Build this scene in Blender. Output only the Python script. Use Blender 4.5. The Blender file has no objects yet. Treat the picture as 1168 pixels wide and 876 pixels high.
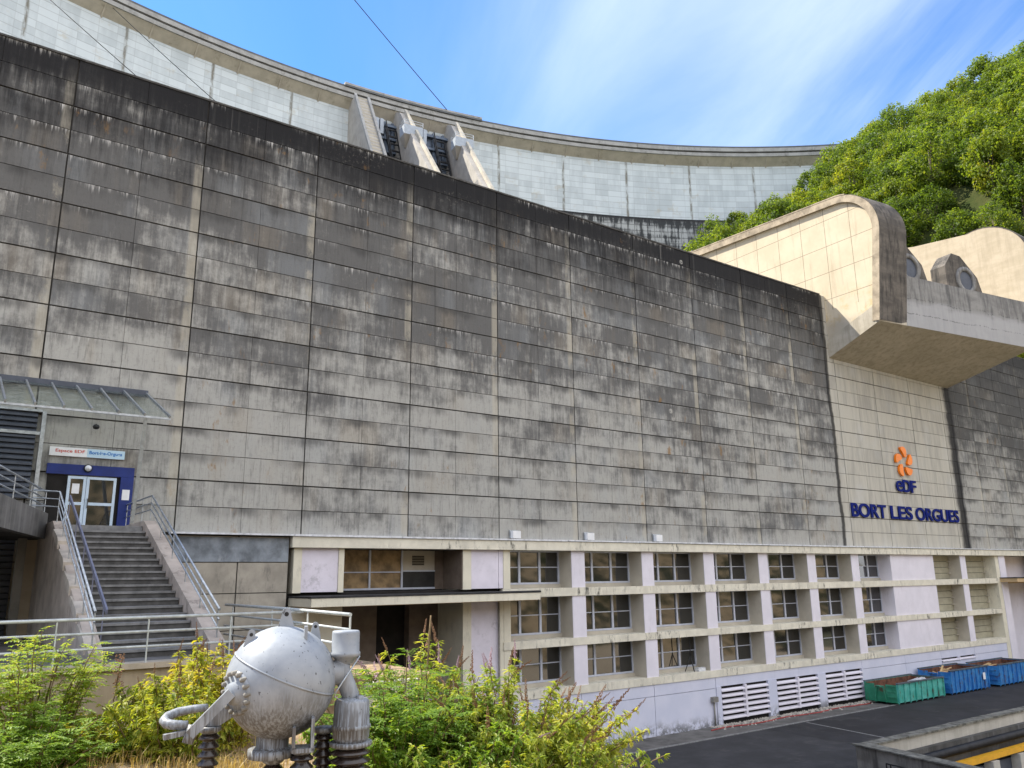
import bpy, math, random
from mathutils import Vector, Matrix
R_ = math.radians
S = bpy.context.scene
COL = S.collection
rnd = random.Random(7)

# ------------------------------------------------------------------ helpers
def wloc(o):
    v = Vector((0, 0, 0))
    while o is not None:
        v = v + o.location
        o = o.parent
    return v

def tag(o, label=None, cat=None, group=None, kind=None):
    if label: o['label'] = label
    if cat: o['category'] = cat
    if group: o['group'] = group
    if kind: o['kind'] = kind
    return o

def thing(name, label, cat, loc=(0, 0, 0), group=None):
    o = bpy.data.objects.new(name, None)
    o.location = loc
    o.empty_display_size = .2
    COL.objects.link(o)
    return tag(o, label, cat, group)

class MB:
    """collects shapes given in world coordinates into one mesh"""
    def __init__(s):
        s.v = []; s.f = []; s.t = []; s.sm = []; s.tone = 1.0; s.uv = None
    def add(s, vs, fs, smooth=False):
        b = len(s.v)
        s.v += [tuple(p) for p in vs]
        for f in fs:
            s.f.append([i + b for i in f]); s.t.append(s.tone); s.sm.append(smooth)
    def box(s, x0, x1, y0, y1, z0, z1):
        s.add([(x0,y0,z0),(x1,y0,z0),(x1,y1,z0),(x0,y1,z0),(x0,y0,z1),(x1,y0,z1),(x1,y1,z1),(x0,y1,z1)],
              [(0,3,2,1),(4,5,6,7),(0,1,5,4),(1,2,6,5),(2,3,7,6),(3,0,4,7)])
        return s
    def beam(s, a, b, w, h, up=(0, 0, 1)):
        a = Vector(a); b = Vector(b); d = (b - a).normalized(); up = Vector(up)
        x = d.cross(up)
        if x.length < 1e-4: x = d.cross(Vector((1, 0, 0)))
        x.normalize(); z = x.cross(d).normalized()
        x *= w / 2; z *= h / 2
        s.add([a-x-z, a+x-z, a+x+z, a-x+z, b-x-z, b+x-z, b+x+z, b-x+z],
              [(0,1,2,3),(4,7,6,5),(0,4,5,1),(1,5,6,2),(2,6,7,3),(3,7,4,0)])
        return s
    def tube(s, pts, r, n=8, cap=True):
        pts = [Vector(p) for p in pts]; rs = r if isinstance(r, (list, tuple)) else [r]*len(pts)
        vs = []; fs = []; px = None
        for i, p in enumerate(pts):
            d = (pts[min(i+1, len(pts)-1)] - pts[max(i-1, 0)]).normalized()
            if px is None:
                px = d.cross(Vector((0, 0, 1)))
                if px.length < 1e-3: px = d.cross(Vector((1, 0, 0)))
            px = (px - d*px.dot(d)).normalized(); py = d.cross(px)
            for k in range(n):
                a = 2*math.pi*k/n
                vs.append(p + (px*math.cos(a) + py*math.sin(a))*rs[i])
        for i in range(len(pts)-1):
            for k in range(n):
                fs.append((i*n+k, i*n+(k+1) % n, (i+1)*n+(k+1) % n, (i+1)*n+k))
        s.add(vs, fs, n > 5)
        if cap and n > 2:
            b = len(s.v) - len(vs)
            s.f.append([b+k for k in range(n)][::-1]); s.t.append(s.tone); s.sm.append(False)
            e = b + (len(pts)-1)*n
            s.f.append([e+k for k in range(n)]); s.t.append(s.tone); s.sm.append(False)
        return s
    def lathe(s, prof, origin=(0, 0, 0), axis=(0, 0, 1), n=24):
        o = Vector(origin); d = Vector(axis).normalized()
        x = d.cross(Vector((0, 1, 0)))
        if x.length < 1e-3: x = d.cross(Vector((1, 0, 0)))
        x.normalize(); y = d.cross(x)
        vs = []; fs = []
        for (r, h) in prof:
            for k in range(n):
                a = 2*math.pi*k/n
                vs.append(o + d*h + (x*math.cos(a) + y*math.sin(a))*max(r, 1e-4))
        for i in range(len(prof)-1):
            for k in range(n):
                fs.append((i*n+k, i*n+(k+1) % n, (i+1)*n+(k+1) % n, (i+1)*n+k))
        s.add(vs, fs, True)
        return s
    def prism(s, poly, off):
        """poly: 3d points of one planar outline, off: extrusion vector"""
        n = len(poly); p = [Vector(q) for q in poly]; off = Vector(off)
        s.add(p + [q + off for q in p], [tuple(range(n))[::-1], tuple(range(n, 2*n))] +
              [(i, (i+1) % n, n+(i+1) % n, n+i) for i in range(n)])
        return s
    def build(s, name, mat, parent=None, smooth_angle=None):
        me = bpy.data.meshes.new(name)
        o = bpy.data.objects.new(name, me)
        COL.objects.link(o)
        off = Vector((0, 0, 0))
        if parent is not None:
            off = wloc(parent); o.parent = parent
        me.from_pydata([(p[0]-off.x, p[1]-off.y, p[2]-off.z) for p in s.v], [], s.f)
        at = me.attributes.new('tone', 'FLOAT', 'FACE')
        at.data.foreach_set('value', s.t)
        me.polygons.foreach_set('use_smooth', s.sm)
        if s.uv:
            ul = me.uv_layers.new(name='UVMap')
            for lp in me.loops: ul.data[lp.index].uv = s.uv[lp.vertex_index]
        me.materials.append(mat)
        me.update()
        return o

def recentre(o):
    """put the object's origin at the middle of its own mesh"""
    me = o.data; n = len(me.vertices)
    c = sum((v.co for v in me.vertices), Vector((0, 0, 0)))/max(n, 1)
    for v in me.vertices: v.co -= c
    o.location = o.location + c
    return o

# ------------------------------------------------------------------ node helpers
class NT:
    def __init__(s, mat_or_world):
        mat_or_world.use_nodes = True
        s.t = mat_or_world.node_tree; s.t.nodes.clear()
    def n(s, typ, **kw):
        nd = s.t.nodes.new(typ)
        for k, v in kw.items(): setattr(nd, k, v)
        return nd
    def put(s, sock, v):
        if hasattr(v, 'is_linked') or isinstance(v, bpy.types.NodeSocket): s.t.links.new(v, sock)
        elif v is not None:
            if hasattr(sock.default_value, '__len__') and not hasattr(v, '__len__'): v = [v]*len(sock.default_value)
            if hasattr(v, '__len__') and len(v) == 3 and len(sock.default_value) == 4: v = (*v, 1)
            sock.default_value = v
    def m(s, op, a, b=None, c=None, clamp=False):
        nd = s.n('ShaderNodeMath', operation=op, use_clamp=clamp)
        for i, x in enumerate((a, b, c)):
            if x is not None: s.put(nd.inputs[i], x)
        return nd.outputs[0]
    def xyz(s, v):
        nd = s.n('ShaderNodeSeparateXYZ'); s.put(nd.inputs[0], v); return nd.outputs
    def vec(s, x, y, z):
        nd = s.n('ShaderNodeCombineXYZ')
        for i, q in enumerate((x, y, z)): s.put(nd.inputs[i], q)
        return nd.outputs[0]
    def noise(s, v, scale=1., detail=3., rough=.55, dist=0.):
        nd = s.n('ShaderNodeTexNoise')
        if v is not None: s.put(nd.inputs['Vector'], v)
        nd.inputs['Scale'].default_value = scale; nd.inputs['Detail'].default_value = detail
        nd.inputs['Roughness'].default_value = rough; nd.inputs['Distortion'].default_value = dist
        return nd.outputs[0]
    def ramp(s, v, lo, hi):
        nd = s.n('ShaderNodeMapRange', interpolation_type='SMOOTHSTEP')
        s.put(nd.inputs[0], v); nd.inputs[1].default_value = lo; nd.inputs[2].default_value = hi
        return nd.outputs[0]
    def mix(s, f, a, b, mode='MIX'):
        nd = s.n('ShaderNodeMix', data_type='RGBA', blend_type=mode)
        s.put(nd.inputs[0], f); s.put(nd.inputs[6], a); s.put(nd.inputs[7], b)
        return nd.outputs[2]
    def pos(s): return s.n('ShaderNodeNewGeometry').outputs['Position']
    def obj(s): return s.n('ShaderNodeTexCoord').outputs['Object']
    def attr(s, name='tone'): return s.n('ShaderNodeAttribute', attribute_name=name).outputs['Fac']
    def bump(s, h, strength=.3, dist=.02):
        nd = s.n('ShaderNodeBump'); s.put(nd.inputs['Height'], h)
        nd.inputs['Strength'].default_value = strength; nd.inputs['Distance'].default_value = dist
        return nd.outputs[0]
    def out(s, col, rough=.8, metal=0., normal=None, spec=.5, **kw):
        b = s.n('ShaderNodeBsdfPrincipled')
        s.put(b.inputs['Base Color'], col); s.put(b.inputs['Roughness'], rough)
        s.put(b.inputs['Metallic'], metal); s.put(b.inputs['Specular IOR Level'], spec)
        for k, v in kw.items(): s.put(b.inputs[k.replace('_', ' ')], v)
        if normal is not None: s.put(b.inputs['Normal'], normal)
        o = s.n('ShaderNodeOutputMaterial'); s.t.links.new(b.outputs[0], o.inputs[0])
        return b

def mat(name): return bpy.data.materials.new(name)

def simple(name, col, rough=.7, metal=0., var=.15, scale=2., bump=.1, world=True, spec=.4, dirt=None, dirt_amt=.5, streak=False):
    m = mat(name); t = NT(m)
    p = t.pos() if world else t.obj()
    n1 = t.noise(p, scale, 5, .6)
    n2 = t.noise(p, scale*9, 3)
    c = t.mix(t.ramp(n1, .3, .7), tuple(x*(1-var) for x in col), tuple(min(1, x*(1+var)) for x in col))
    if dirt:
        q = t.xyz(p)
        mk = t.ramp(t.noise(p, .35, 4, .6), .42, .62)
        dn = t.noise(t.vec(t.m('MULTIPLY', q[0], 2.2 if streak else 1.5), t.m('MULTIPLY', q[1], 2.2 if streak else 1.5), t.m('MULTIPLY', q[2], .7 if streak else 1.5)), scale, 9, .78)
        c = t.mix(t.m('MULTIPLY', t.m('MULTIPLY', t.ramp(dn, .50, .64), mk), dirt_amt), c, dirt)
    t.out(c, rough, metal, t.bump(t.m('ADD', n1, t.m('MULTIPLY', n2, .5)), bump, .02), spec)
    return m

# ------------------------------------------------------------------ materials
M = {}
def stained_wall(name, light, mid, dark, cream):
    m = mat(name); t = NT(m)
    x, y, z = t.xyz(t.pos())
    RH = 1.2056
    d = t.m('SUBTRACT', 34.35, z)
    q = t.m('DIVIDE', d, RH)
    row = t.m('FLOOR', q)
    below = t.m('MULTIPLY', t.m('FRACT', q), RH)
    q2 = t.m('DIVIDE', d, RH*2)
    below2 = t.m('MULTIPLY', t.m('FRACT', q2), RH*2)
    tone = t.attr()
    streak = t.noise(t.vec(t.m('MULTIPLY', x, 3.4), t.m('MULTIPLY', row, 3.1), t.m('MULTIPLY', z, .3)), 1, 7, .72)
    fine = t.noise(t.vec(t.m('MULTIPLY', x, 9.), 0, t.m('MULTIPLY', z, .8)), 1, 4, .7)
    grime = t.noise(t.vec(t.m('MULTIPLY', x, .16), 3.3, t.m('MULTIPLY', z, .34)), 1, 6, .62)
    spots = t.noise(t.vec(x, 9., z), 6, 4, .7)
    # broad tone: paler low down where the concrete was washed, dirtier towards the top
    h = t.ramp(z, 15, 31)
    mott = t.noise(t.vec(t.m('MULTIPLY', x, 1.15), t.m('MULTIPLY', row, .7), t.m('MULTIPLY', z, .75)), 1, 9, .76)
    g = t.m('ADD', t.m('MULTIPLY', t.m('SUBTRACT', grime, .5), 2.1), t.m('MULTIPLY', t.m('SUBTRACT', streak, .5), 1.35))
    g = t.m('ADD', g, t.m('MULTIPLY', t.m('SUBTRACT', mott, .5), 1.35))
    g = t.m('ADD', g, t.m('MULTIPLY', t.m('SUBTRACT', tone, 1.), 1.6))
    amt = t.m('ADD', t.m('ADD', t.m('MULTIPLY', h, .72), .16), g)
    c = t.mix(t.ramp(amt, .08, .80), light, mid)
    hue = t.noise(t.vec(t.m('MULTIPLY', x, .3), 21., t.m('MULTIPLY', row, .9)), 1, 4, .6)
    c = t.mix(t.m('MULTIPLY', t.ramp(hue, .52, .68), .26), c, (.33, .36, .385))
    c = t.mix(t.m('MULTIPLY', t.m('SUBTRACT', 1, t.ramp(hue, .32, .47)), .26), c, (.33, .27, .19))
    c = t.mix(t.m('MULTIPLY', t.ramp(spots, .52, .7), .22), c, tuple(k*.45 for k in mid))
    c = t.mix(t.m('MULTIPLY', t.ramp(fine, .5, .72), .4), c, tuple(k*.6 for k in mid))
    # pale strip beside the upright joints, and fine pitting
    jx = t.m('MULTIPLY', t.m('FRACT', t.m('DIVIDE', t.m('SUBTRACT', x, 3.55), 5.95)), 5.95)
    ps_ = t.m('MULTIPLY', t.ramp(jx, 5.45, 5.6), t.ramp(t.m('ADD', mott, t.m('MULTIPLY', t.m('SUBTRACT', t.noise(t.vec(0, x, z), .18, 3), .5), 1.4)), .42, .6))
    c = t.mix(t.m('MULTIPLY', ps_, .5), c, (.50, .46, .37))
    pit = t.noise(t.vec(x, 4., z), 14, 3, .7)
    c = t.mix(t.m('MULTIPLY', t.ramp(pit, .62, .72), .45), c, (.06, .055, .05))
    # dark run-off just below the wide joints
    L = t.m('MULTIPLY', t.noise(t.vec(t.m('MULTIPLY', x, 1.7), t.m('MULTIPLY', row, 17.1), 0), 1, 4, .7), 1.1)
    run = t.m('MULTIPLY', t.ramp(t.m('SUBTRACT', L, below), .0, .45), t.ramp(t.noise(t.vec(t.m('MULTIPLY', x, .35), 4, t.m('MULTIPLY', row, 5.)), 1, 3), .42, .62))
    c = t.mix(t.m('MULTIPLY', run, .75), c, tuple(k*.5 for k in mid))
    # black crust at the top, ragged lower edge
    topv = t.m('ADD', z, t.m('ADD', t.m('MULTIPLY', t.m('SUBTRACT', grime, .5), 10.), t.m('MULTIPLY', t.m('SUBTRACT', streak, .5), 9.)))
    c = t.mix(t.m('MULTIPLY', t.ramp(topv, 28.6, 34.2), .88), c, dark)
    c = t.mix(t.m('MULTIPLY', t.ramp(t.m('ADD', z, t.m('MULTIPLY', t.m('SUBTRACT', streak, .5), 1.5)), 32.6, 33.5), .85), c, dark)
    # white lime drips hanging from some of the joints
    L2 = t.m('MULTIPLY', t.m('SUBTRACT', t.noise(t.vec(t.m('MULTIPLY', x, 4.2), t.m('MULTIPLY', row, 9.7), 2.), 1, 9, .85), .45), 3.4)
    dr = t.m('MULTIPLY', t.ramp(t.m('SUBTRACT', L2, below), .0, .5), t.ramp(t.noise(t.vec(t.m('MULTIPLY', x, 9.), row, t.m('MULTIPLY', z, .8)), 1, 4, .7), .34, .52))
    dm = t.ramp(t.noise(t.vec(t.m('MULTIPLY', x, .22), 7.7, t.m('MULTIPLY', row, 3.7)), 1, 3, .6), .50, .60)
    dz = t.ramp(z, 18, 26)
    c = t.mix(t.m('MULTIPLY', t.m('MULTIPLY', dr, dm), t.m('ADD', t.m('MULTIPLY', dz, .6), .35)), c, (.60, .59, .57))
    lr = t.noise(t.vec(t.m('MULTIPLY', x, 2.2), 31., t.m('MULTIPLY', z, .035)), 1, 6, .7)
    lm = t.ramp(t.noise(t.vec(t.m('MULTIPLY', x, .16), 3., t.m('MULTIPLY', z, .06)), 1, 3), .42, .6)
    c = t.mix(t.m('MULTIPLY', t.m('MULTIPLY', t.ramp(lr, .54, .64), lm), t.m('ADD', t.m('MULTIPLY', t.ramp(z, 16, 32), .45), .12)), c, (.045, .044, .043))
    c = t.mix(t.m('MULTIPLY', t.m('MULTIPLY', t.m('SUBTRACT', 1, t.ramp(lr, .30, .40)), lm), .4), c, (.43, .42, .395))
    # lichen speckle high up
    li = t.m('MULTIPLY', t.ramp(t.noise(t.vec(x, 2, z), 5, 6, .8), .54, .66), t.ramp(t.noise(t.vec(t.m('MULTIPLY', x, .2), 5., t.m('MULTIPLY', z, .5)), 1, 3), .52, .66))
    c = t.mix(t.m('MULTIPLY', li, .4), c, (.36, .34, .29))
    # rust
    ru = t.m('MULTIPLY', t.ramp(t.noise(t.vec(t.m('MULTIPLY', x, 1.2), t.m('MULTIPLY', row, 2.3), t.m('MULTIPLY', z, .5)), 1, 5, .7), .60, .72),
             t.ramp(t.noise(t.vec(t.m('MULTIPLY', x, .11), 12., t.m('MULTIPLY', z, .14)), 1, 2), .44, .58))
    c = t.mix(t.m('MULTIPLY', ru, .75), c, (.26, .15, .055))
    # small round repair patches
    vo = t.n('ShaderNodeTexVoronoi'); t.put(vo.inputs['Vector'], t.vec(x, 0, z)); vo.inputs['Scale'].default_value = .42
    rp = t.m('SUBTRACT', 1, t.ramp(vo.outputs['Distance'], .055, .095))
    keep = t.ramp(t.xyz(vo.outputs['Color'])[0], .5, .51)
    c = t.mix(t.m('MULTIPLY', t.m('MULTIPLY', t.m('MULTIPLY', rp, keep), t.ramp(spots, .35, .55)), .85), c, (.44, .43, .40))
    # two long black water runs beside the pale bay
    for cx, w, a in ((61.85, .28, .9), (82.35, .8, 1.0)):
        wob = t.m('MULTIPLY', t.m('SUBTRACT', t.noise(t.vec(0, t.m('MULTIPLY', cx, 1.), z), .35, 4), .5), .9)
        dx = t.m('ABSOLUTE', t.m('ADD', t.m('SUBTRACT', x, cx), wob))
        f = t.m('SUBTRACT', 1, t.ramp(t.m('ADD', t.m('DIVIDE', dx, w), t.m('MULTIPLY', t.m('SUBTRACT', fine, .5), 1.3)), .35, 1.25))
        c = t.mix(t.m('MULTIPLY', f, a), c, (.02, .02, .022))
    # right of the pale bay the wall is grimier
    c = t.mix(t.m('MULTIPLY', t.ramp(t.m('ADD', x, t.m('MULTIPLY', g, -1.5)), 82.2, 83.2), t.m('MULTIPLY', t.ramp(t.m('ADD', z, t.m('MULTIPLY', g, 4)), 17, 27), .65)), c, (.06, .06, .06))
    if cream: pass
    hgt = t.m('ADD', t.m('MULTIPLY', spots, .7), t.m('MULTIPLY', fine, .5))
    t.out(c, .9, 0, t.bump(hgt, .35, .03), .25)
    return m
M['wall'] = stained_wall('stained_concrete', (.395, .39, .365), (.135, .134, .132), (.016, .016, .018), False)

def pale_bay():
    m = mat('pale_bay_concrete'); t = NT(m)
    x, y, z = t.xyz(t.pos())
    st = t.noise(t.vec(t.m('MULTIPLY', x, 2.), t.m('MULTIPLY', t.attr(), 5), t.m('MULTIPLY', z, .25)), 1, 5, .65)
    gr = t.noise(t.vec(t.m('MULTIPLY', x, .3), 1, t.m('MULTIPLY', z, .3)), 1, 5)
    c = t.mix(t.ramp(t.m('ADD', st, t.m('SUBTRACT', t.attr(), 1.)), .35, .75), (.50, .48, .42), (.36, .345, .31))
    c = t.mix(t.m('MULTIPLY', t.ramp(gr, .5, .7), .4), c, (.52, .53, .53))
    fine = t.noise(t.vec(t.m('MULTIPLY', x, 9.), 0, t.m('MULTIPLY', z, .8)), 1, 4, .7)
    for cx, w, a in ((61.85, .30, .9), (82.35, 1.0, .95)):
        wob = t.m('MULTIPLY', t.m('SUBTRACT', t.noise(t.vec(0, cx, z), .35, 4), .5), .9)
        dx = t.m('ABSOLUTE', t.m('ADD', t.m('SUBTRACT', x, cx), wob))
        f = t.m('SUBTRACT', 1, t.ramp(t.m('ADD', t.m('DIVIDE', dx, w), t.m('MULTIPLY', t.m('SUBTRACT', fine, .5), 1.3)), .35, 1.25))
        c = t.mix(t.m('MULTIPLY', f, a), c, (.02, .02, .022))
    t.out(c, .9, 0, t.bump(fine, .25, .02), .25)
    return m
M['bay'] = pale_bay()
M['joint'] = simple('dark_joint', (.045, .043, .04), .95, var=.3, scale=1)
M['core'] = simple('old_concrete', (.22, .21, .19), .95, var=.25, scale=.6, bump=.3, dirt=(.07, .07, .065), dirt_amt=.7, streak=True)
M['darkcore'] = simple('blackened_concrete', (.07, .068, .065), .95, var=.4, scale=.8, bump=.4, dirt=(.2, .2, .2), dirt_amt=.5, streak=True)
M['cream'] = simple('cream_paint', (.69, .65, .53), .7, var=.06, scale=1.2, bump=.1, dirt=(.2, .19, .16), dirt_amt=.35, streak=True)
M['slab'] = simple('cream_slab', (.67, .635, .53), .75, var=.1, scale=1.4, bump=.15, dirt=(.07, .07, .06), dirt_amt=1.0, streak=True)
M['reveal'] = simple('beige_reveal', (.47, .43, .36), .8, var=.08, scale=1, bump=.1)
M['pink'] = simple('lavender_paint', (.71, .68, .75), .75, var=.05, scale=.7, bump=.08, dirt=(.3, .28, .28), dirt_amt=.18, streak=True)
def base_paint():
    m = mat('base_wall_paint'); t = NT(m)
    p = t.pos(); x, y, z = t.xyz(p)
    c = t.mix(t.ramp(t.noise(p, .6, 5), .3, .7), (.56, .58, .70), (.63, .64, .75))
    sp = t.noise(t.vec(t.m('MULTIPLY', x, 1.6), y, t.m('MULTIPLY', z, 1.6)), 1, 7, .75)
    lo = t.m('SUBTRACT', 1, t.ramp(t.m('ADD', z, t.m('MULTIPLY', t.m('SUBTRACT', t.noise(t.vec(t.m('MULTIPLY', x, .35), 0, 0), 1, 3), .5), -1.4)), .8, 1.7))
    c = t.mix(t.m('MULTIPLY', t.m('MULTIPLY', lo, t.ramp(sp, .42, .56)), .85), c, (.10, .10, .095))
    dr = t.noise(t.vec(t.m('MULTIPLY', x, 5), y, t.m('MULTIPLY', z, .3)), 1, 5, .7)
    c = t.mix(t.m('MULTIPLY', t.m('MULTIPLY', t.ramp(dr, .55, .72), t.ramp(z, 2.2, 3.8)), .35), c, (.28, .27, .25))
    t.out(c, .8, 0, t.bump(sp, .1, .01), .3)
    return m
M['frame'] = simple('window_frame', (.50, .53, .62), .5, var=.08)
M['olive'] = simple('olive_shutter', (.34, .32, .24), .7, var=.1)
M['roofblack'] = simple('roofing_felt', (.03, .03, .032), .9, var=.4, scale=3, bump=.4)
M['flash'] = simple('zinc_flashing', (.62, .64, .68), .45, .2, var=.2, scale=3, dirt=(.2, .2, .2))
M['tan'] = simple('tan_soffit', (.50, .36, .20), .85, var=.1)
M['brownboard'] = simple('brown_board', (.25, .17, .085), .6, var=.45, scale=1.5, bump=.1)
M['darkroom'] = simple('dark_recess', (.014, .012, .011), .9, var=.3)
M['duskwall'] = simple('dusky_wall', (.16, .125, .10), .9, var=.15)
M['galv'] = simple('galvanised_steel', (.42, .45, .48), .42, .75, var=.2, scale=6, world=True)
M['railpaint'] = simple('grey_rail_paint', (.50, .53, .52), .45, .15, var=.15, scale=5, dirt=(.2, .15, .1), dirt_amt=.3)
M['bluerail'] = simple('violet_handrail', (.17, .18, .25), .5, .1, var=.1)
M['navy'] = simple('navy_paint', (.008, .025, .17), .5, var=.15)
M['signblue'] = simple('sign_blue', (.005, .014, .15), .8, var=.1, spec=.15)
M['signorange'] = simple('sign_orange', (.95, .24, .008), .4, var=.06)
M['white'] = simple('white_paint', (.80, .81, .83), .5, var=.05)
M['red'] = simple('red_lettering', (.6, .10, .08), .6, var=.05)
M['blue'] = simple('blue_lettering', (.04, .20, .55), .6, var=.05)
M['doorwhite'] = simple('pale_blue_door', (.55, .66, .78), .4, var=.05)
M['slate'] = simple('slate_cladding', (.075, .085, .11), .55, .2, var=.15, scale=2)
M['black'] = simple('black_metal', (.02, .02, .022), .5, .2, var=.3)
M['asphalt'] = simple('asphalt', (.034, .034, .038), .92, var=.22, scale=.7, bump=.5, dirt=(.075, .072, .07), dirt_amt=.5)
M['newasphalt'] = simple('new_asphalt', (.021, .021, .025), .9, var=.3, scale=.5, bump=.4, dirt=(.065, .063, .06), dirt_amt=.7)
M['paving'] = simple('worn_paving', (.11, .105, .10), .95, var=.3, scale=1., bump=.5, dirt=(.04, .038, .035), dirt_amt=.7)
M['line'] = simple('worn_line', (.20, .20, .20), .8, var=.3, scale=4)
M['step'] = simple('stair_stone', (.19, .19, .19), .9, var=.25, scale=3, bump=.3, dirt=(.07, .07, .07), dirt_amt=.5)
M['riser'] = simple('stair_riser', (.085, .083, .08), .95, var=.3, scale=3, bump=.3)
M['pinkconc'] = simple('pinkish_concrete', (.42, .36, .31), .95, var=.2, scale=1, bump=.3, dirt=(.12, .10, .09), dirt_amt=.7, streak=True)
M['soil'] = simple('dry_soil', (.23, .165, .10), 1., var=.4, scale=3, bump=.8)
M['rusty'] = simple('rusted_steel', (.12, .05, .03), .9, var=.5, scale=3, bump=.4)
M['yellow'] = simple('yellow_steel', (.70, .36, .02), .5, var=.1)
M['wood'] = simple('scrap_wood', (.52, .36, .18), .8, var=.2)
M['rubble'] = simple('rubble', (.25, .18, .13), .95, var=.6, scale=4, bump=.8)
M['bark'] = simple('bark', (.10, .08, .06), .95, var=.3, scale=4, world=False)
M['hose'] = simple('red_hose', (.30, .045, .04), .6, var=.2)
M['cable'] = simple('black_cable', (.03, .03, .035), .6)
M['porcelain'] = simple('brown_porcelain', (.028, .02, .018), .25, var=.3, world=True, spec=.6)

def glass_dark(name, col=(.018, .018, .018), ior=1.95):
    m = mat(name); t = NT(m)
    b = t.out(col, .04, 0, t.bump(t.noise(t.pos(), .6, 2), .03, .05), .5)
    b.inputs['IOR'].default_value = ior
    return m
M['pane'] = glass_dark('window_glass')
def glass_clear():
    m = mat('awning_glass'); t = NT(m)
    a = t.n('ShaderNodeBsdfTransparent'); a.inputs[0].default_value = (.93, .96, .95, 1)
    g = t.n('ShaderNodeBsdfGlossy'); g.inputs['Roughness'].default_value = .12; g.inputs[0].default_value = (.8, .85, .85, 1)
    d = t.n('ShaderNodeBsdfDiffuse'); d.inputs[0].default_value = (.45, .46, .42, 1)
    x = t.n('ShaderNodeMixShader'); x.inputs[0].default_value = .06
    t.t.links.new(a.outputs[0], x.inputs[1]); t.t.links.new(g.outputs[0], x.inputs[2])
    w = t.n('ShaderNodeMixShader'); t.put(w.inputs[0], t.m('ADD', t.m('MULTIPLY', t.ramp(t.noise(t.pos(), 1.5, 5, .7), .45, .75), .16), .03))
    t.t.links.new(x.outputs[0], w.inputs[1]); t.t.links.new(d.outputs[0], w.inputs[2])
    o = t.n('ShaderNodeOutputMaterial'); t.t.links.new(w.outputs[0], o.inputs[0])
    return m
M['awnglass'] = glass_clear()

def leaf_mat(name, a, b, c, trans=.45, island=True):
    """three leaf colours chosen per leaf"""
    m = mat(name); t = NT(m)
    k = t.attr()
    oi = t.n('ShaderNodeObjectInfo').outputs['Random']
    k2 = t.m('ADD', k, t.m('MULTIPLY', t.m('SUBTRACT', oi, .56), .65))
    col = t.mix(t.ramp(k2, .0, .55), a, b)
    col = t.mix(t.ramp(k2, .6, 1.05), col, c)
    p = t.n('ShaderNodeBsdfPrincipled'); t.put(p.inputs['Base Color'], col); p.inputs['Roughness'].default_value = .5
    p.inputs['Specular IOR Level'].default_value = .3
    tr = t.n('ShaderNodeBsdfTranslucent'); t.put(tr.inputs[0], t.mix(.5, col, (.45, .55, .05), 'MULTIPLY') if False else t.mix(1., col, (1.5, 1.45, .6), 'MULTIPLY'))
    x = t.n('ShaderNodeMixShader'); x.inputs[0].default_value = trans
    t.t.links.new(p.outputs[0], x.inputs[1]); t.t.links.new(tr.outputs[0], x.inputs[2])
    o = t.n('ShaderNodeOutputMaterial'); t.t.links.new(x.outputs[0], o.inputs[0])
    return m
M['treeleaf'] = leaf_mat('tree_leaves', (.075, .125, .02), (.165, .225, .03), (.27, .28, .035), .55)
M['leafgreen'] = leaf_mat('bush_leaves_green', (.12, .21, .03), (.23, .34, .05), (.38, .38, .05), .5)
M['leafyellow'] = leaf_mat('bush_leaves_yellow', (.17, .23, .03), (.33, .35, .05), (.50, .42, .06), .5)
M['leaflime'] = leaf_mat('bush_leaves_lime', (.18, .25, .04), (.34, .39, .065), (.50, .48, .11), .5)
M['stem'] = simple('plant_stem', (.16, .11, .055), .9, var=.3, scale=6)
M['spike'] = simple('faded_flower', (.22, .12, .065), .95, var=.4, scale=14, bump=.6, world=False)
M['lilac'] = simple('lilac_flower', (.42, .28, .33), .95, var=.3, scale=14, bump=.6, world=False)
M['straw'] = leaf_mat('dry_grass', (.27, .18, .07), (.42, .31, .13), (.5, .4, .2), .3)

def dam_mat():
    m = mat('dam_facing'); t = NT(m)
    uv = t.n('ShaderNodeUVMap').outputs[0]
    u, v, _ = t.xyz(uv)
    pu, pv = 3.1, 1.42
    fu = t.m('FRACT', t.m('DIVIDE', u, pu)); fv = t.m('FRACT', t.m('DIVIDE', v, pv))
    iu = t.m('FLOOR', t.m('DIVIDE', u, pu)); iv = t.m('FLOOR', t.m('DIVIDE', v, pv))
    wn = t.n('ShaderNodeTexWhiteNoise'); t.put(wn.inputs['Vector'], t.vec(iu, iv, 0))
    ju = t.m('LESS_THAN', fu, .035); jv = t.m('LESS_THAN', fv, .09)
    j = t.m('MAXIMUM', t.m('MULTIPLY', ju, .55), jv)
    grime = t.noise(t.vec(t.m('MULTIPLY', u, .5), t.m('MULTIPLY', v, .12), 0), 1, 5, .65)
    c = t.mix(t.ramp(t.m('ADD', grime, t.m('MULTIPLY', t.m('SUBTRACT', wn.outputs['Value'], .5), .35)), .3, .75), (.60, .65, .665), (.48, .525, .54))
    big = t.m('FRACT', t.m('DIVIDE', u, 15.5))
    bd = t.m('ABSOLUTE', t.m('SUBTRACT', big, .5))
    st = t.noise(t.vec(t.m('MULTIPLY', u, 1.4), t.m('MULTIPLY', v, .3), 3), 1, 4, .7)
    c = t.mix(t.m('MULTIPLY', t.m('SUBTRACT', 1, t.ramp(bd, .006, .03)), t.ramp(st, .35, .6)), c, (.20, .19, .16))
    c = t.mix(t.m('MULTIPLY', t.ramp(t.noise(t.vec(t.m('MULTIPLY', u, .25), t.m('MULTIPLY', v, .25), 8), 1, 5, .7), .56, .7), .5), c, (.47, .42, .32))
    c = t.mix(t.m('MULTIPLY', j, .42), c, (.25, .26, .26))
    t.out(c, .85, 0, None, .25)
    return m
M['dam'] = dam_mat()
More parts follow.
